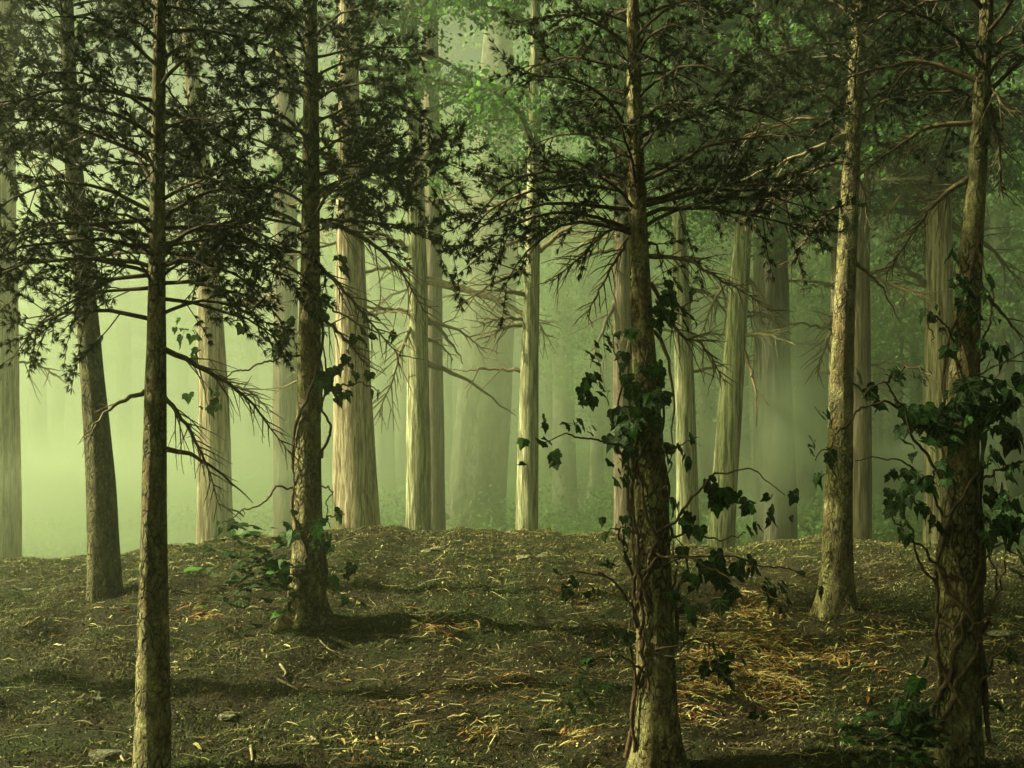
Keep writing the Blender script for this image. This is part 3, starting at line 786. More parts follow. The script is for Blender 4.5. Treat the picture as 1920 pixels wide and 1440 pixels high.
def ivy_plant(key, label, stems, shoots, clumps, seed, base_px, sizepx=34):
    """stems/shoots: (pixel polyline, depth offset, radius px); clumps: (px, py, count, spread px, size factor, style)"""
    r = np.random.default_rng(seed)
    root_t, ax, d = near[key]
    base = P(*base_px, d - 0.1); base[2] = GZ(base[0], base[1])
    root = empty('ivy_plant', tuple(base)); tag(root, label, 'ivy')
    sc = d / F
    mb = MB()
    # stems that climb the trunk, winding round it
    for (z0, z1, turns, ph, rp) in stems:
        n = 46
        z = np.linspace(z0, z1, n); x, rad = ax(z)
        hb = z - root_t.location.z
        fl = 1 + 0.5 * np.exp(-np.clip(hb, 0, None) / 0.16)
        ang = ph + turns * 2 * math.pi * np.linspace(0, 1, n) + np.cumsum(r.normal(0, 0.10, n))
        off = rad * fl * 1.03 + (rp * sc) * 0.6 + np.abs(np.cumsum(r.normal(0, 0.003, n))) * 0.5
        p = np.stack([x + np.cos(ang) * off, d + np.sin(ang) * off, z], -1)
        tube(mb, p, np.linspace(rp * sc, rp * sc * 0.45, n), 6)
    C = []; NR = []; TD = []; SZ = []
    for (pix, dz, rp) in shoots:
        k = len(pix)
        w = np.array([P(px, py, d + dz * (0.2 + 0.8 * i / (k - 1))) for i, (px, py) in enumerate(pix)])
        pts = spline(w, 8 * k)
        ph = r.uniform(0, 6, 3); u = np.linspace(0, 1, 8 * k)[:, None]
        pts = pts + np.sin(u * [21., 17., 25.] + ph) * 2.6 * sc + r.normal(0, 0.9 * sc, pts.shape)
        tube(mb, pts, np.linspace(rp * sc, 0.9 * sc, len(pts)), 5)
    for (px, py, n, sp, sf, st) in clumps:
        dz0 = r.uniform(-0.32, -0.05) if st != 'back' else r.uniform(0.05, 0.3)
        a = r.normal(0, 1, (n, 2)) * sp * 0.55
        n = n if st == 'flat' else n + int(n > 2) + int(n > 4)
        a = r.normal(0, 1, (n, 2)) * sp * 0.62
        for i in range(n):
            dep = d + dz0 + r.normal(0, 0.05)
            c = P(px + a[i, 0], py + a[i, 1], dep)
            out = np.array([math.copysign(0.5, px - ax(np.array([c[2]]))[0][0] * F / dep - 960), -1.0, 0.35])
            if st == 'edge':     # seen nearly edge on, dark undersides
                nv = np.array([r.normal(0.75, 0.3), -0.25, r.uniform(0.3, 0.8)]); td = np.array([-0.7 + r.normal(0, .2), -0.2, -0.5])
            elif st == 'flat':   # lying close to the ground
                nv = np.array([r.normal(0, .3), r.normal(0.0, .18), 1]); td = np.array([r.normal(0, 1), -0.5, 0])
            elif st == 'dark':
                nv = np.array([r.normal(0.6, .4), r.uniform(-.8, .1), r.uniform(-0.3, .6)]); td = np.array([r.normal(-.4, .5), r.normal(0, .3), -0.8])
            else:
                nv = out + r.normal(0, 0.35, 3); td = np.array([r.normal(0, .45), r.normal(-.2, .2), -1.0])
            C.append(c); NR.append(nv); TD.append(td); SZ.append(sizepx * sf * sc * r.choice([0.6, 0.85, 1.0, 1.15]) * r.uniform(0.9, 1.1))
            # leaf stalk back towards the clump's heart
            h = P(px, py + 4, d + dz0 * 0.6)
            q = twig_curve(c, unit(h - c + 1e-6), min(0.10, float(np.linalg.norm(h - c)) + 0.02), 0.1, r, 4)
            tube(mb, q, 0.0013, 3)
    mb.build('stem', M['vine'], root)
    ml = MB()
    ivy_leaves(ml, np.array(C), np.array(NR), np.array(TD), np.array(SZ), r)
    o = ml.build('foliage', M['ivy'], root, smooth=False, want_uv=True)
    return root

ivy_plant('flare', 'ivy plant climbing the flared pine left of the middle, shoots reaching left and right', [
    (0.75, 3.3, 1.2, -0.4, 4.5), (1.0, 2.9, -0.9, -1.2, 3.5), (0.55, 1.3, 0.5, -2.6, 3.0)],
    [([(612, 1075), (560, 1040), (555, 960), (548, 880), (556, 800)], -0.1, 3.2), ([(605, 860), (618, 800), (604, 760), (612, 680), (602, 600), (610, 520)], -0.1, 3.0),
     ([(606, 740), (640, 725), (680, 720), (712, 735)], -0.3, 2.4), ([(596, 560), (640, 590), (700, 620), (745, 625)], -0.4, 2.2),
     ([(560, 665), (520, 672), (470, 690), (425, 705), (395, 745)], -0.4, 2.4), ([(535, 665), (500, 640), (475, 600), (430, 600), (390, 590)], -0.4, 2.2),
     ([(552, 915), (520, 915), (490, 945), (450, 960), (415, 985)], -0.3, 2.4), ([(600, 985), (625, 965), (650, 962)], -0.2, 2.2),
     ([(604, 910), (622, 920), (612, 950), (618, 990)], -0.1, 1.6), ([(560, 1065), (590, 1067), (640, 1062)], -0.15, 2.6),
     ([(560, 1062), (520, 1050), (470, 1070), (440, 1110), (452, 1180)], -0.3, 2.4)],
    [(637, 495, 3, 18, .95, 'dark'), (612, 560, 4, 20, 1, 'dark'), (600, 590, 2, 12, 1, ''), (535, 622, 4, 20, .95, 'dark'), (525, 655, 4, 16, .95, 'dark'), (545, 600, 2, 8, .8, ''),
     (640, 690, 4, 16, 1.05, ''), (605, 715, 4, 22, 1.1, ''), (650, 735, 6, 26, .95, 'dark'), (693, 705, 2, 8, .95, ''), (705, 735, 2, 8, .8, 'dark'), (742, 622, 2, 8, .8, 'dark'),
     (690, 600, 4, 24, .8, 'edge'), (655, 632, 2, 12, .8, 'dark'), (690, 630, 3, 14, .8, 'edge'), (650, 660, 2, 10, .8, 'dark'), (350, 738, 1, 4, .8, 'dark'), (362, 746, 1, 3, .6, 'dark'),
     (408, 735, 3, 16, .9, 'dark'), (385, 762, 2, 8, .8, 'dark'), (458, 612, 2, 12, .9, 'dark'), (345, 620, 3, 18, .9, 'dark'), (375, 640, 3, 18, .9, 'dark'), (332, 600, 1, 4, .9, ''),
     (410, 975, 1, 4, .7, 'dark'), (412, 993, 1, 5, .7, 'dark'), (445, 978, 1, 4, .9, 'dark'), (460, 958, 1, 5, .8, 'dark'), (438, 1002, 1, 5, .8, 'dark'),
     (566, 968, 3, 14, 1.1, 'dark'), (596, 985, 3, 12, 1.1, ''), (545, 1003, 2, 10, 1, ''), (642, 962, 2, 10, .9, 'dark'), (620, 1012, 2, 14, .9, 'dark'), (600, 1010, 2, 10, .8, ''),
     (632, 1068, 3, 14, 1, 'dark'), (660, 1110, 2, 14, .8, 'dark'),
     (470, 1040, 34, 60, 1.15, 'flat'), (440, 1075, 34, 70, 1.15, 'flat'), (500, 1085, 34, 56, 1.15, 'flat'), (455, 1110, 14, 50, .9, 'flat'), (520, 1060, 10, 26, 1, ''), (480, 1180, 5, 26, .9, 'flat')],
    21, (560, 1100), 26)

ivy_plant('centre', 'ivy plant wound round the dark pine right of the middle, leafy shoots hanging', [
    (0.7, 2.3, 1.1, -0.3, 4.5), (0.9, 2.5, -1.1, -1.9, 4), (0.9, 2.2, 0.9, -2.9, 3.5), (0.8, 1.9, 0.3, -2.9, 4.5), (1.0, 2.7, -0.7, -0.6, 3.5), (1.1, 1.9, 1.0, -2.2, 3.5), (0.05, 1.3, 0.2, -3.3, 5)],
    [([(1195, 1010), (1180, 940), (1170, 830), (1160, 760), (1165, 700), (1150, 650), (1145, 600)], -0.15, 3.2), ([(1195, 900), (1170, 840), (1110, 825), (1060, 815), (1010, 835)], -0.5, 2.8),
     ([(1215, 610), (1250, 590), (1290, 570), (1320, 560)], -0.3, 2.6), ([(1235, 850), (1270, 835), (1305, 822)], -0.3, 2.4), ([(1235, 950), (1250, 900), (1262, 850)], -0.2, 3),
     ([(1235, 1000), (1280, 960), (1320, 905), (1360, 885), (1420, 885), (1470, 930)], -0.5, 3.2), ([(1230, 1040), (1300, 1050), (1360, 1080), (1430, 1110), (1480, 1135)], -0.6, 3), ([(1230, 1060), (1330, 1040), (1430, 1060), (1500, 1075), (1535, 1105)], -0.5, 2), ([(1215, 1015), (1165, 990), (1128, 1003)], -0.2, 1.8),
     ([(1250, 1010), (1290, 1000), (1340, 1012), (1375, 1008), (1400, 1000)], -0.4, 2.4), ([(1195, 1170), (1180, 1130), (1150, 1090), (1110, 1075), (1050, 1075)], -0.4, 2.8),
     ([(1212, 1262), (1160, 1230), (1110, 1240), (1085, 1250)], -0.4, 2.6), ([(1190, 1100), (1172, 1040), (1160, 1000), (1155, 985)], -0.1, 4), ([(1180, 1060), (1170, 1000), (1180, 960)], -.1, 3.4),
     ([(1230, 1220), (1320, 1200), (1350, 1240), (1390, 1235)], -0.5, 2.4), ([(1230, 1225), (1310, 1240), (1380, 1280), (1430, 1335)], -0.5, 2), ([(1245, 1180), (1272, 1110), (1290, 1050), (1262, 1000)], -0.15, 4), ([(1240, 1130), (1268, 1080), (1258, 1010)], -.15, 3.5),
     ([(1200, 1440), (1186, 1380), (1190, 1280), (1180, 1180), (1192, 1100)], -0.12, 5)],
    [(1255, 545, 5, 22, 1, ''), (1245, 580, 6, 18, 1, ''), (1290, 548, 4, 16, .9, 'dark'), (1280, 595, 5, 24, 1.05, 'edge'), (1265, 560, 3, 10, .9, ''), (1318, 530, 2, 8, .8, 'dark'),
     (1178, 622, 3, 12, 1.1, ''), (1142, 608, 1, 4, .8, 'dark'), (1145, 645, 5, 14, .9, 'edge'), (1125, 672, 4, 14, .9, 'edge'), (1160, 668, 3, 10, .9, ''), (1112, 705, 4, 12, 1, 'dark'), (1105, 735, 7, 16, 1, 'dark'),
     (1140, 730, 3, 14, .9, 'edge'), (1172, 705, 3, 12, 1, ''), (1178, 725, 2, 10, .9, ''), (1225, 692, 5, 16, 1, ''), (1240, 712, 3, 12, .9, ''), (1205, 740, 6, 20, 1.15, ''), (1232, 735, 4, 14, 1.1, ''),
     (1155, 790, 5, 16, 1.2, ''), (1180, 800, 6, 16, 1.3, ''), (1150, 815, 4, 12, 1.2, ''), (1190, 770, 4, 12, 1.1, ''), (1215, 765, 4, 12, 1.2, ''), (1240, 785, 3, 10, 1, ''), (1165, 850, 4, 20, 1, 'dark'), (1185, 845, 3, 10, 1, ''),
     (1025, 798, 2, 8, 1, 'dark'), (1030, 828, 3, 9, .9, 'edge'), (1042, 855, 4, 12, 1, ''), (983, 825, 2, 8, .8, ''), (985, 868, 1, 3, .9, 'edge'), (1090, 790, 5, 18, .9, 'edge'), (1105, 800, 2, 10, .8, 'edge'),
     (1300, 822, 2, 7, 1, 'dark'), (1290, 862, 3, 10, 1, 'dark'), (1268, 838, 3, 12, .9, 'dark'), (1250, 850, 2, 10, .9, 'edge'), (1172, 885, 3, 12, .9, 'edge'), (1168, 905, 3, 12, .9, 'edge'), (1160, 865, 2, 8, .9, 'edge'),
     (1330, 905, 4, 12, 1.3, ''), (1352, 925, 5, 14, 1.4, ''), (1345, 945, 2, 8, 1.2, ''), (1385, 935, 3, 12, 1, 'dark'), (1412, 945, 4, 12, 1.1, 'dark'), (1440, 960, 3, 10, 1, 'dark'), (1425, 985, 2, 8, 1, 'dark'), (1448, 925, 2, 8, .8, 'dark'),
     (1488, 922, 2, 5, 1, ''), (1487, 965, 2, 6, .9, 'dark'), (1410, 998, 2, 7, 1, 'edge'), (1295, 990, 3, 14, 1.2, ''), (1270, 945, 3, 10, 1, 'dark'), (1285, 965, 3, 10, 1, ''), (1315, 995, 2, 10, 1, ''), (1280, 1035, 3, 12, 1, ''),
     (1345, 1045, 5, 14, 1.3, ''), (1355, 1070, 6, 16, 1.3, ''), (1325, 1055, 3, 12, 1.1, ''), (1385, 1062, 3, 10, 1.1, 'dark'), (1415, 1060, 3, 12, 1.1, 'dark'), (1380, 1105, 3, 10, 1.1, 'dark'), (1440, 1090, 2, 8, .9, 'edge'), (1445, 1112, 3, 9, 1.1, 'dark'),
     (1470, 1095, 2, 6, 1, 'edge'), (1480, 1120, 2, 6, 1, 'edge'), (1502, 1072, 1, 3, 1.3, ''), (1360, 1125, 3, 12, 1.1, ''), (1460, 1140, 2, 8, 1, 'edge'), (1535, 1108, 1, 5, 1, 'dark'), (1300, 1075, 3, 16, 1, ''),
     (1046, 1070, 1, 3, .9, 'edge'), (1068, 1108, 5, 12, 1, 'dark'), (1080, 1090, 3, 10, .9, 'edge'), (1098, 1112, 1, 3, 1, 'dark'), (1130, 1110, 3, 9, .9, 'edge'), (1140, 1060, 3, 16, .9, 'edge'),
     (1130, 970, 2, 6, .7, ''), (1128, 1005, 1, 3, 1, ''), (1170, 995, 2, 8, .7, ''), (1170, 965, 2, 8, .7, ''), (1150, 1178, 2, 5, 1, 'dark'), (1178, 1185, 3, 10, 1.1, 'dark'), (1180, 1205, 3, 10, 1.1, 'dark'), (1140, 1205, 3, 14, .9, 'edge'),
     (1095, 1235, 4, 14, .9, 'flat'), (1115, 1245, 3, 12, 1, 'flat'), (1165, 1228, 3, 12, .9, 'flat'), (1100, 1310, 5, 22, .9, 'edge'), (1130, 1280, 3, 14, .9, 'flat'), (1085, 1270, 3, 14, .9, 'flat'),
     (1270, 1190, 3, 14, 1, 'dark'), (1330, 1205, 3, 14, 1, 'dark'), (1345, 1245, 4, 14, 1.2, ''), (1370, 1222, 2, 8, 1, 'dark'), (1392, 1240, 2, 8, 1, 'edge'), (1320, 1250, 3, 12, 1, ''), (1365, 1278, 3, 10, 1.1, 'edge'), (1290, 1150, 3, 14, 1, ''),
     (1430, 1335, 2, 8, .8, 'dark'), (1265, 1110, 3, 12, 1, '')],
    22, (1190, 1430), 26)

ivy_plant('right', 'dense ivy plant covering the pine at the right edge, one long shoot reaching left', [
    (0.35, 2.4, 1.4, -0.4, 5), (0.4, 2.6, -1.2, -1.6, 4.5), (0.3, 2.2, 0.9, -2.6, 4.5), (0.3, 2.0, 0.5, -3.0, 5), (1.0, 2.9, 1.1, -1.2, 5), (0.5, 2.3, -1.4, -0.2, 4.5),
    (0.2, 1.8, -0.5, -0.3, 4.5), (0.8, 2.0, 0.8, -2.2, 4.5)],
    [([(1770, 900), (1720, 830), (1690, 760), (1655, 715), (1620, 745)], -0.5, 3.2), ([(1690, 760), (1640, 755), (1590, 790), (1560, 830), (1530, 860)], -0.9, 2.6), ([(1660, 718), (1690, 690), (1720, 690), (1755, 712)], -0.5, 2.6),
     ([(1790, 640), (1765, 600), (1745, 610), (1752, 640)], -0.2, 2.4), ([(1770, 960), (1730, 900), (1700, 870), (1660, 860), (1605, 862)], -0.4, 2.6), ([(1775, 1080), (1740, 1040), (1690, 990), (1665, 960)], -0.3, 3.4),
     ([(1765, 1160), (1750, 1090), (1720, 1050), (1712, 1000), (1690, 960)], -0.2, 4), ([(1835, 800), (1880, 770), (1925, 760)], -0.3, 3), ([(1840, 900), (1880, 880), (1930, 860)], -0.3, 3), ([(1840, 680), (1850, 620), (1862, 560), (1835, 480)], -0.15, 3),
     ([(1840, 1190), (1862, 1130), (1868, 1080), (1850, 1030)], -0.2, 4.5), ([(1845, 1160), (1875, 1100), (1888, 1040)], -0.3, 3.5), ([(1835, 1300), (1860, 1240), (1890, 1210), (1930, 1190)], -0.4, 4), ([(1760, 1160), (1800, 1185), (1830, 1170), (1862, 1155)], -0.22, 5),
     ([(1780, 1380), (1740, 1360), (1690, 1370), (1640, 1390), (1600, 1400)], -0.4, 4), ([(1840, 1050), (1880, 1020), (1930, 1070)], -0.3, 3), ([(1765, 1290), (1760, 1230), (1756, 1180), (1768, 1130)], -0.15, 5), ([(1762, 1400), (1720, 1350), (1690, 1340)], -.4, 4)],
    [(1762, 578, 2, 7, 1.1, 'dark'), (1746, 596, 2, 7, 1.1, 'dark'), (1738, 580, 1, 4, .9, 'dark'), (1790, 480, 2, 12, 1.1, 'dark'), (1805, 530, 5, 18, 1.2, 'dark'), (1818, 555, 5, 16, 1.2, 'dark'), (1858, 524, 2, 5, 1.1, ''), (1845, 545, 2, 10, 1, 'dark'),
     (1830, 590, 4, 14, 1.1, 'dark'), (1815, 620, 3, 14, 1.1, 'edge'), (1872, 600, 2, 8, 1.1, 'edge'), (1850, 640, 3, 10, 1.2, ''), (1880, 650, 5, 14, 1.4, 'dark'), (1775, 658, 2, 7, 1, ''), (1790, 640, 3, 14, .9, 'dark'), (1770, 625, 2, 6, .9, 'edge'),
     (1610, 705, 2, 8, 1.1, 'edge'), (1605, 725, 2, 8, 1.1, 'edge'), (1630, 735, 3, 12, 1.1, ''), (1645, 755, 3, 10, 1.1, 'dark'), (1678, 690, 5, 14, 1, 'edge'), (1690, 705, 4, 12, 1, 'edge'), (1720, 700, 3, 14, .9, 'edge'), (1735, 715, 3, 12, .9, 'edge'), (1655, 755, 2, 8, 1, 'dark'), (1690, 745, 2, 8, .9, 'edge'),
     (1538, 770, 1, 5, 1.1, 'edge'), (1552, 782, 2, 6, 1.1, 'edge'), (1530, 825, 2, 8, 1, 'edge'), (1520, 845, 1, 5, .9, 'edge'), (1558, 850, 4, 10, 1.1, 'dark'), (1545, 890, 3, 10, 1, 'dark'), (1565, 875, 2, 8, .9, 'edge'), (1590, 860, 1, 4, .8, 'edge'),
     (1815, 720, 5, 16, 1.3, ''), (1845, 715, 4, 12, 1.2, ''), (1870, 720, 4, 14, 1.2, ''), (1720, 770, 6, 18, 1.5, ''), (1760, 785, 5, 16, 1.5, ''), (1700, 790, 4, 14, 1.2, ''), (1790, 765, 6, 20, 1.5, ''), (1840, 755, 6, 20, 1.4, ''), (1880, 760, 6, 20, 1.4, 'dark'), (1910, 730, 5, 18, 1.4, ''),
     (1850, 800, 7, 22, 1.4, 'dark'), (1895, 810, 7, 22, 1.4, ''), (1760, 830, 4, 16, 1.2, 'edge'), (1800, 820, 4, 18, 1.2, 'dark'), (1705, 830, 2, 8, 1, 'edge'), (1712, 850, 2, 8, .9, ''), (1870, 850, 6, 22, 1.3, 'dark'), (1910, 870, 6, 20, 1.3, 'dark'), (1765, 870, 3, 16, 1.1, ''),
     (1675, 890, 4, 12, 1, 'dark'), (1720, 900, 6, 16, 1.2, ''), (1755, 905, 4, 14, 1.1, 'dark'), (1690, 930, 5, 18, 1.1, ''), (1740, 950, 5, 16, 1.1, 'dark'), (1670, 950, 3, 10, .9, ''), (1690, 975, 4, 14, .9, 'dark'), (1860, 920, 5, 18, 1.2, 'dark'), (1900, 940, 7, 22, 1.3, 'dark'),
     (1750, 985, 4, 12, 1.1, 'dark'), (1700, 990, 3, 12, .9, ''), (1870, 990, 6, 20, 1.3, ''), (1905, 1000, 6, 20, 1.4, 'dark'), (1895, 970, 4, 18, 1.3, ''), (1912, 1040, 3, 14, 1.3, 'edge'), (1845, 960, 3, 10, 1.1, 'edge'), (1915, 1080, 3, 10, 1.1, 'edge'),
     (1745, 1236, 1, 3, 1.1, 'dark'), (1855, 1250, 3, 10, 1.1, 'edge'), (1895, 1225, 3, 10, 1.2, 'edge'), (1868, 1310, 3, 12, 1.1, 'edge'), (1630, 1260, 2, 9, .9, 'flat'), (1710, 1282, 2, 8, .9, 'flat'),
     (1690, 1330, 14, 36, 1.25, 'flat'), (1650, 1350, 16, 40, 1.25, 'flat'), (1720, 1355, 18, 36, 1.3, 'flat'), (1600, 1375, 10, 34, 1.2, 'flat'), (1680, 1385, 18, 44, 1.3, 'flat'), (1730, 1395, 14, 34, 1.3, 'flat'), (1640, 1410, 12, 44, 1.2, 'flat'),
     (1700, 1425, 12, 40, 1.2, 'flat'), (1690, 1320, 5, 26, 1.2, ''), (1735, 1345, 5, 22, 1.2, '')],
    23, (1770, 1440), 27)

# ------------------------------------------------------------------ litter, crumbs, grass, stones
def on_ground(x, y):
    return np.array([GZ(a, b) for a, b in zip(x, y)])
def frustum_xy(n, r, y0=4.3, y1=14.0, margin=0.53):
    y = np.sqrt(r.uniform(y0 ** 2, y1 ** 2, n)); x = r.uniform(-margin, margin, n) * y
    return x, y
def strips(mb, x, y, z, L, W, ang, curve, lift, mat, r):
    """curved dry blades: 4 segments each"""
    n = len(x); k = 5
    t = np.linspace(-0.5, 0.5, k)
    u = t[None] * L[:, None]
    a = ang[:, None] + curve[:, None] * t[None] * 2
    dx = np.cumsum(np.cos(a) * L[:, None] / (k - 1), 1); dy = np.cumsum(np.sin(a) * L[:, None] / (k - 1), 1)
    cx = x[:, None] + dx - dx.mean(1, keepdims=True); cy_ = y[:, None] + dy - dy.mean(1, keepdims=True)
    h = lift[:, None] * (1 - (2 * t[None]) ** 2) + r.uniform(-0.004, 0.012, (n, k))
    cz = np.stack([G(cx[:, i], cy_[:, i]) for i in range(k)], 1) - G(x, y)[:, None] + z[:, None] + 0.008 + h
    w = W[:, None] * np.array([0.25, 0.9, 1, 0.8, 0.1])[None] / 2
    px_, py_ = -np.sin(a), np.cos(a)
    tilt = r.uniform(-0.7, 0.7, (n, 1))
    l = np.stack([cx + px_ * w, cy_ + py_ * w, cz + w * tilt], -1); q = np.stack([cx - px_ * w, cy_ - py_ * w, cz - w * tilt], -1)
    V = np.stack([l, q], 2).reshape(n, -1, 3)
    f = np.array([[2 * i, 2 * i + 1, 2 * i + 3, 2 * i + 2] for i in range(k - 1)])
    mb.add(V.reshape(-1, 3), (f[None] + (np.arange(n) * 2 * k)[:, None, None]).reshape(-1, 4), mat)

r = np.random.default_rng(77)
mb = MB()
x, y = frustum_xy(30000, r)
keepm = r.uniform(0, 1, len(x)) < np.clip(0.4 + 0.7 * soft_noise(x * 1.1 + 4, y * 1.3), 0.08, 1)
x, y = x[keepm], y[keepm]
n = len(x); z = on_ground(x, y)
strips(mb, x, y, z, r.uniform(0.02, 0.08, n) * r.choice([1, 1, 1, 2.2], n), r.uniform(0.003, 0.010, n) * r.choice([1, 1, 1, 1.8], n), r.normal(0.1, 0.75, n), r.normal(0, 0.3, n), r.uniform(0, 0.02, n), 0, r)
x, y = frustum_xy(5500, r)
n = len(x)
strips(mb, x, y, on_ground(x, y), r.uniform(0.08, 0.32, n), r.uniform(0.002, 0.005, n), r.normal(0.05, 0.55, n), r.normal(0, 0.35, n), r.uniform(0, 0.012, n), 0, r)
tag(mb.build('leaf_litter', M['litter'], smooth=False), 'dry curled blades and bark strips strewn over the mound', 'leaf litter', kind='stuff')

mb = MB()
# rusty fern and straw, thick in the sunny hollow right of the dark ivy pine
cl = [(1400, 1160, 60, 260), (1370, 1200, 70, 300), (1440, 1210, 60, 300), (1180, 1200, 120, 60), (1640, 1290, 110, 110), (1330, 1240, 60, 240), (1460, 1250, 60, 220), (1400, 1290, 80, 330), (1310, 1300, 50, 240), (1480, 1310, 50, 220), (1560, 1240, 60, 160), (1420, 1140, 40, 160), (1300, 1340, 60, 90),
      (820, 1180, 50, 110), (900, 1300, 110, 50), (760, 1310, 110, 45), (1000, 1310, 90, 50), (860, 1080, 60, 40), (300, 1120, 120, 40), (120, 1180, 120, 40), (1100, 1120, 70, 90), (700, 1410, 80, 40), (900, 1395, 40, 60), (1080, 1390, 40, 50), (390, 1150, 30, 60), (1680, 1180, 60, 60), (1620, 1210, 60, 90), (1880, 1200, 50, 60)]
for (px, py, sp, n) in cl:
    a = r.normal(0, 1, n) * sp * 0.55; b = r.normal(0, 1, n) * sp * 0.28
    X = []; Y = []
    for i in range(n):      # walk the view line down to the ground
        dd = 4.6
        for _ in range(60):
            p = P(px + a[i], py + b[i], dd)
            if p[2] <= G(p[0], dd): break
            dd += 0.14
        X.append(p[0]); Y.append(dd)
    X = np.array(X) + r.normal(0, 0.03, n); Y = np.array(Y) + r.normal(0, 0.05, n)
    base_ang = r.normal(0.0, 0.35)
    strips(mb, X, Y, on_ground(X, Y), r.uniform(0.04, 0.17, n) , r.uniform(0.003, 0.009, n) * r.choice([1, 1, 1.8], n), base_ang + r.normal(0, 0.6, n), r.normal(0, 0.3, n), r.uniform(0, 0.014, n), 0, r)
tag(mb.build('fern_litter', M['rust'], smooth=False), 'rusty and straw coloured dead fern heaps, brightest in the sunny hollow', 'fern litter', kind='stuff')

mb = MB()
x, y = frustum_xy(120000, r)
z = on_ground(x, y)
leaf_quads(mb, np.stack([x, y, z + r.uniform(0, 0.012, len(x))], -1), 0.021, 0, r, 0.5, up=0)
tag(mb.build('forest_mulch', M['crumb'], smooth=False), 'fine brown mulch of crumbled bark and leaves on the mound', 'mulch', kind='stuff')

mb = MB()
x, y = frustum_xy(190000, r)
g = soft_noise(x * 0.8 + 9, y * 0.9 + 2) + 0.4 * soft_noise(x * 3, y * 3)
kp = g + r.normal(0, 0.15, len(x)) > 0.02
x, y = x[kp], y[kp]; z = on_ground(x, y); n = len(x)
C = np.stack([x, y, z - 0.004], -1)
dr = unit(np.stack([r.normal(0, .8, n), r.normal(0, .8, n), np.ones(n) * 0.8], -1)); sd = unit(np.cross(dr, r.normal(0, 1, (n, 3)))) * 0.0032
tp = C + dr * r.uniform(0.02, 0.055, (n, 1))
mb.add(np.stack([C - sd, C + sd, tp], 1).reshape(-1, 3), np.arange(n * 3).reshape(-1, 3))
tag(mb.build('short_grass', M['grass'], smooth=False), 'short green grass and moss growing in patches on the mound', 'grass', kind='stuff')

def ground_hit(px, py):
    dd = 4.2
    while dd < 14:
        p = P(px, py, dd)
        if p[2] <= G(p[0], dd): break
        dd += 0.03
    return p[0], dd
STONES = [(825, 1030, 34, 'flat lichen stone near the crest of the mound, larger of a touching pair'), (800, 1032, 22, 'brown rounded stone touching the lichen stone near the crest'), (862, 1040, 20, 'small pale round stone just right of the two crest stones'),
          (1020, 1042, 30, 'long low lichen stone on the crest behind the straw'), (985, 1047, 36, 'low mossy stone left of the other crest stone'), (1012, 1187, 30, 'pale stone lying in the grass at the foot of the ivy pine'), (870, 1068, 22, 'pale speckled stone below the crest'),
          (52, 1110, 26, 'pale stone on the far left slope'), (148, 1072, 20, 'pale stone beside the leaning pine'), (183, 1318, 34, 'flat pale stone left of the front pine'), (78, 1411, 26, 'whitish stone in the bottom left corner'), (200, 1420, 80, 'broad speckled stone sunk in the ground at the bottom left'),
          (425, 1342, 40, 'flat speckled stone right of the front pine'), (1880, 1192, 50, 'broad pale stone sunk in the ground right of the ivy covered pine'), (415, 1437, 26, 'small stone at the bottom edge right of the front pine'), (1075, 1172, 24, 'pale little stone just left of the dark ivy pine'), (255, 1095, 26, 'pale stone between the leaning pine and the front pine')]
for k, (px, py, w, lab) in enumerate(STONES):
    x, y = ground_hit(px, py); sw = w / F * y / 2
    n1, n2 = 20, 12
    th = np.linspace(0, 2 * math.pi, n1, endpoint=False); ph = np.linspace(-0.5, 1.5, n2)
    V = []
    for b in ph:
        for a in th:
            q = Vector((math.cos(a) * math.cos(b), math.sin(a) * math.cos(b), math.sin(b)))
            m_ = 1 + 0.35 * mnoise.noise(q * 1.6 + Vector((k * 5, 0, 0))) + 0.12 * mnoise.noise(q * 5 + Vector((k, 3, 0)))
            V.append((x + q.x * sw * m_, y + q.y * sw * 0.8 * m_, GZ(x, y) - 0.004 + q.z * sw * 0.33 * m_))
    V.append((x, y, GZ(x, y) + sw * 0.42))
    mb = MB()
    i = np.arange(n2 - 1)[:, None] * n1; j = np.arange(n1)[None]; j2 = (j + 1) % n1
    mb.add(V, np.stack([i + j, i + j2, i + n1 + j2, i + n1 + j], -1).reshape(-1, 4))
    o = mb.build('stone', M['stone']); 
    # move the origin onto the stone
    me = o.data; off = Vector((x, y, GZ(x, y)))
    for v in me.vertices: v.co -= off
    o.location = off
    tag(o, lab, 'stone', 'lichen stones on the mound')

def stick(paths, rp, label, mat='palewood'):
    x0, y0 = ground_hit(*paths[0][0])
    root = Vector((x0, y0, GZ(x0, y0)))
    mb = MB()
    for pix in paths:
        w = []
        for px, py in pix:
            x, y = ground_hit(px, py); w.append((x, y, GZ(x, y) + 0.015))
        pts = spline(w, 10); 
        tube(mb, pts, np.linspace(rp / F * y, rp * 0.5 / F * y, 10), 6)
    o = mb.build('fallen_twig', M[mat])
    for v in o.data.vertices: v.co -= root
    o.location = root
    tag(o, label, 'twig', 'fallen twigs on the forest floor')
stick([[(706, 1382), (720, 1398), (780, 1400)], [(715, 1393), (680, 1405)], [(718, 1397), (732, 1405)]], 3.2, 'forked pale twig near the bottom edge left of the middle')
stick([[(225, 1424), (234, 1437), (246, 1427)]], 3, 'small v shaped twig at the left foot of the front pine')
stick([[(525, 1256), (536, 1270), (530, 1283)], [(520, 1285), (558, 1295)]], 3.2, 'crooked yellowish twig right of the front pine')
stick([[(584, 1378), (592, 1395), (586, 1403)]], 3.4, 'short curved pale twig at the lower left of the middle')
stick([[(470, 1403), (473, 1425), (466, 1437)]], 3.4, 'short pale twig curling at the bottom edge right of the front pine')
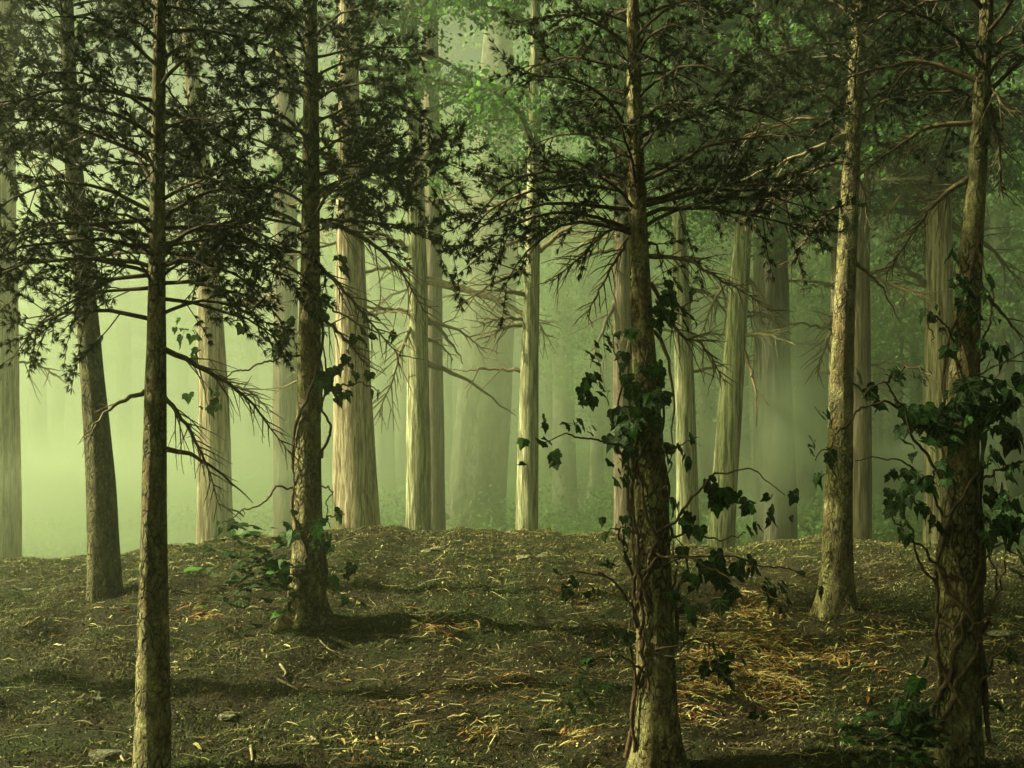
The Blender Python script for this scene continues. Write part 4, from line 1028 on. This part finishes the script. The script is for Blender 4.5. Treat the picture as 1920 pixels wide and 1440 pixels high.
stick([[(772, 1167), (800, 1173), (842, 1157)], [(800, 1173), (820, 1180)]], 3.4, 'pale forked twig in the shade right of the flared pine')
stick([[(596, 1197), (616, 1212), (640, 1219)]], 2.0, 'thin bent pale twig at the right of the flared pine foot')
stick([[(240, 1142), (228, 1150), (205, 1148)]], 2.6, 'pale bent twig at the foot of the leaning pine')

# ------------------------------------------------------------------ haze
def haze():
    m = bpy.data.materials.new('haze'); m.use_nodes = True
    nt = m.node_tree; nt.nodes.remove(nt.nodes['Principled BSDF'])
    v = nt.nodes.new('ShaderNodeVolumePrincipled')
    v.inputs['Color'].default_value = (0.83, 0.94, 0.66, 1)
    v.inputs['Density'].default_value = HAZE
    v.inputs['Anisotropy'].default_value = 0.8
    nt.links.new(v.outputs[0], nt.nodes['Material Output'].inputs['Volume'])
    x0, x1, y0, y1, z0, z1 = -140, 140, -30, 165, -5, 32
    V = [(x, y, z) for z in (z0, z1) for y in (y0, y1) for x in (x0, x1)]
    mb = MB(); mb.add(V, [(0, 2, 3, 1), (4, 5, 7, 6), (0, 1, 5, 4), (2, 6, 7, 3), (0, 4, 6, 2), (1, 3, 7, 5)])
    tag(mb.build('haze', m, smooth=False), kind='stuff', label='pale green fog filling the forest between the trunks', cat='haze')
HAZE = 0.011
haze()

def mist(center, size, dens, seed, label, soft=0.38):
    m = bpy.data.materials.new('mist'); m.use_nodes = True
    nt = m.node_tree; nt.nodes.remove(nt.nodes['Principled BSDF'])
    v = nt.nodes.new('ShaderNodeVolumePrincipled')
    v.inputs['Color'].default_value = (0.78, 0.92, 0.62, 1)
    v.inputs['Anisotropy'].default_value = 0.5
    tc = nt.nodes.new('ShaderNodeTexCoord')
    ln = N(nt, 'ShaderNodeVectorMath', operation='LENGTH'); nt.links.new(tc.outputs['Object'], ln.inputs[0])
    fall = N(nt, 'ShaderNodeMapRange'); fall.inputs['From Min'].default_value = 1.0; fall.inputs['From Max'].default_value = 0.15
    fall.interpolation_type = 'SMOOTHSTEP'
    nt.links.new(ln.outputs['Value'], fall.inputs['Value'])
    mp = nt.nodes.new('ShaderNodeMapping'); mp.inputs['Location'].default_value = (seed, 0, 0); nt.links.new(tc.outputs['Object'], mp.inputs[0])
    nz = noise(nt, mp.outputs[0], 1.6, 3, 0.55, 0.4)
    nr = N(nt, 'ShaderNodeMapRange'); nr.inputs['From Min'].default_value = soft; nr.inputs['From Max'].default_value = 0.68
    nt.links.new(nz, nr.inputs['Value'])
    a = N(nt, 'ShaderNodeMath', operation='MULTIPLY'); nt.links.new(fall.outputs[0], a.inputs[0]); nt.links.new(nr.outputs[0], a.inputs[1])
    b = N(nt, 'ShaderNodeMath', operation='MULTIPLY'); nt.links.new(a.outputs[0], b.inputs[0]); b.inputs[1].default_value = dens
    nt.links.new(b.outputs[0], v.inputs['Density'])
    nt.links.new(v.outputs[0], nt.nodes['Material Output'].inputs['Volume'])
    m.cycles.volume_step_rate = 2.0
    th = np.linspace(0, 2 * math.pi, 24, endpoint=False); ph = np.linspace(-math.pi / 2, math.pi / 2, 13)
    V = [(math.cos(a_) * math.cos(b_), math.sin(a_) * math.cos(b_), math.sin(b_)) for b_ in ph for a_ in th]
    mb = MB(); i = np.arange(12)[:, None] * 24; j = np.arange(24)[None]; j2 = (j + 1) % 24
    mb.add(V, np.stack([i + j, i + j2, i + 24 + j2, i + 24 + j], -1).reshape(-1, 4))
    o = mb.build('mist', m); o.location = center; o.scale = size
    tag(o, label, 'mist', kind='stuff')
mist(tuple(P(130, 930, 24)), (8.5, 4.5, 2.3), 0.36, 1.0, 'pale bank of ground mist low behind the mound at the left')
mist(tuple(P(1450, 800, 24)), (2.2, 2.0, 3.2), 1.1, 5.0, 'upright wisp of mist drifting before the broad dull brown trunk')
mist(tuple(P(1700, 850, 26)), (3.4, 2.5, 1.9), 1.3, 9.0, 'low pale mist between the slanting pine and the ivy covered pine')

mist((-17, 40, 5), (25, 21, 15), 0.050, 3.0, 'great bright bank of fog filling the wood behind the mound at the left', 0.15)
mist((-1, 50, 10), (20, 20, 20), 0.042, 7.0, 'soft fog bank hanging in the wood behind the mound at the centre', 0.15)
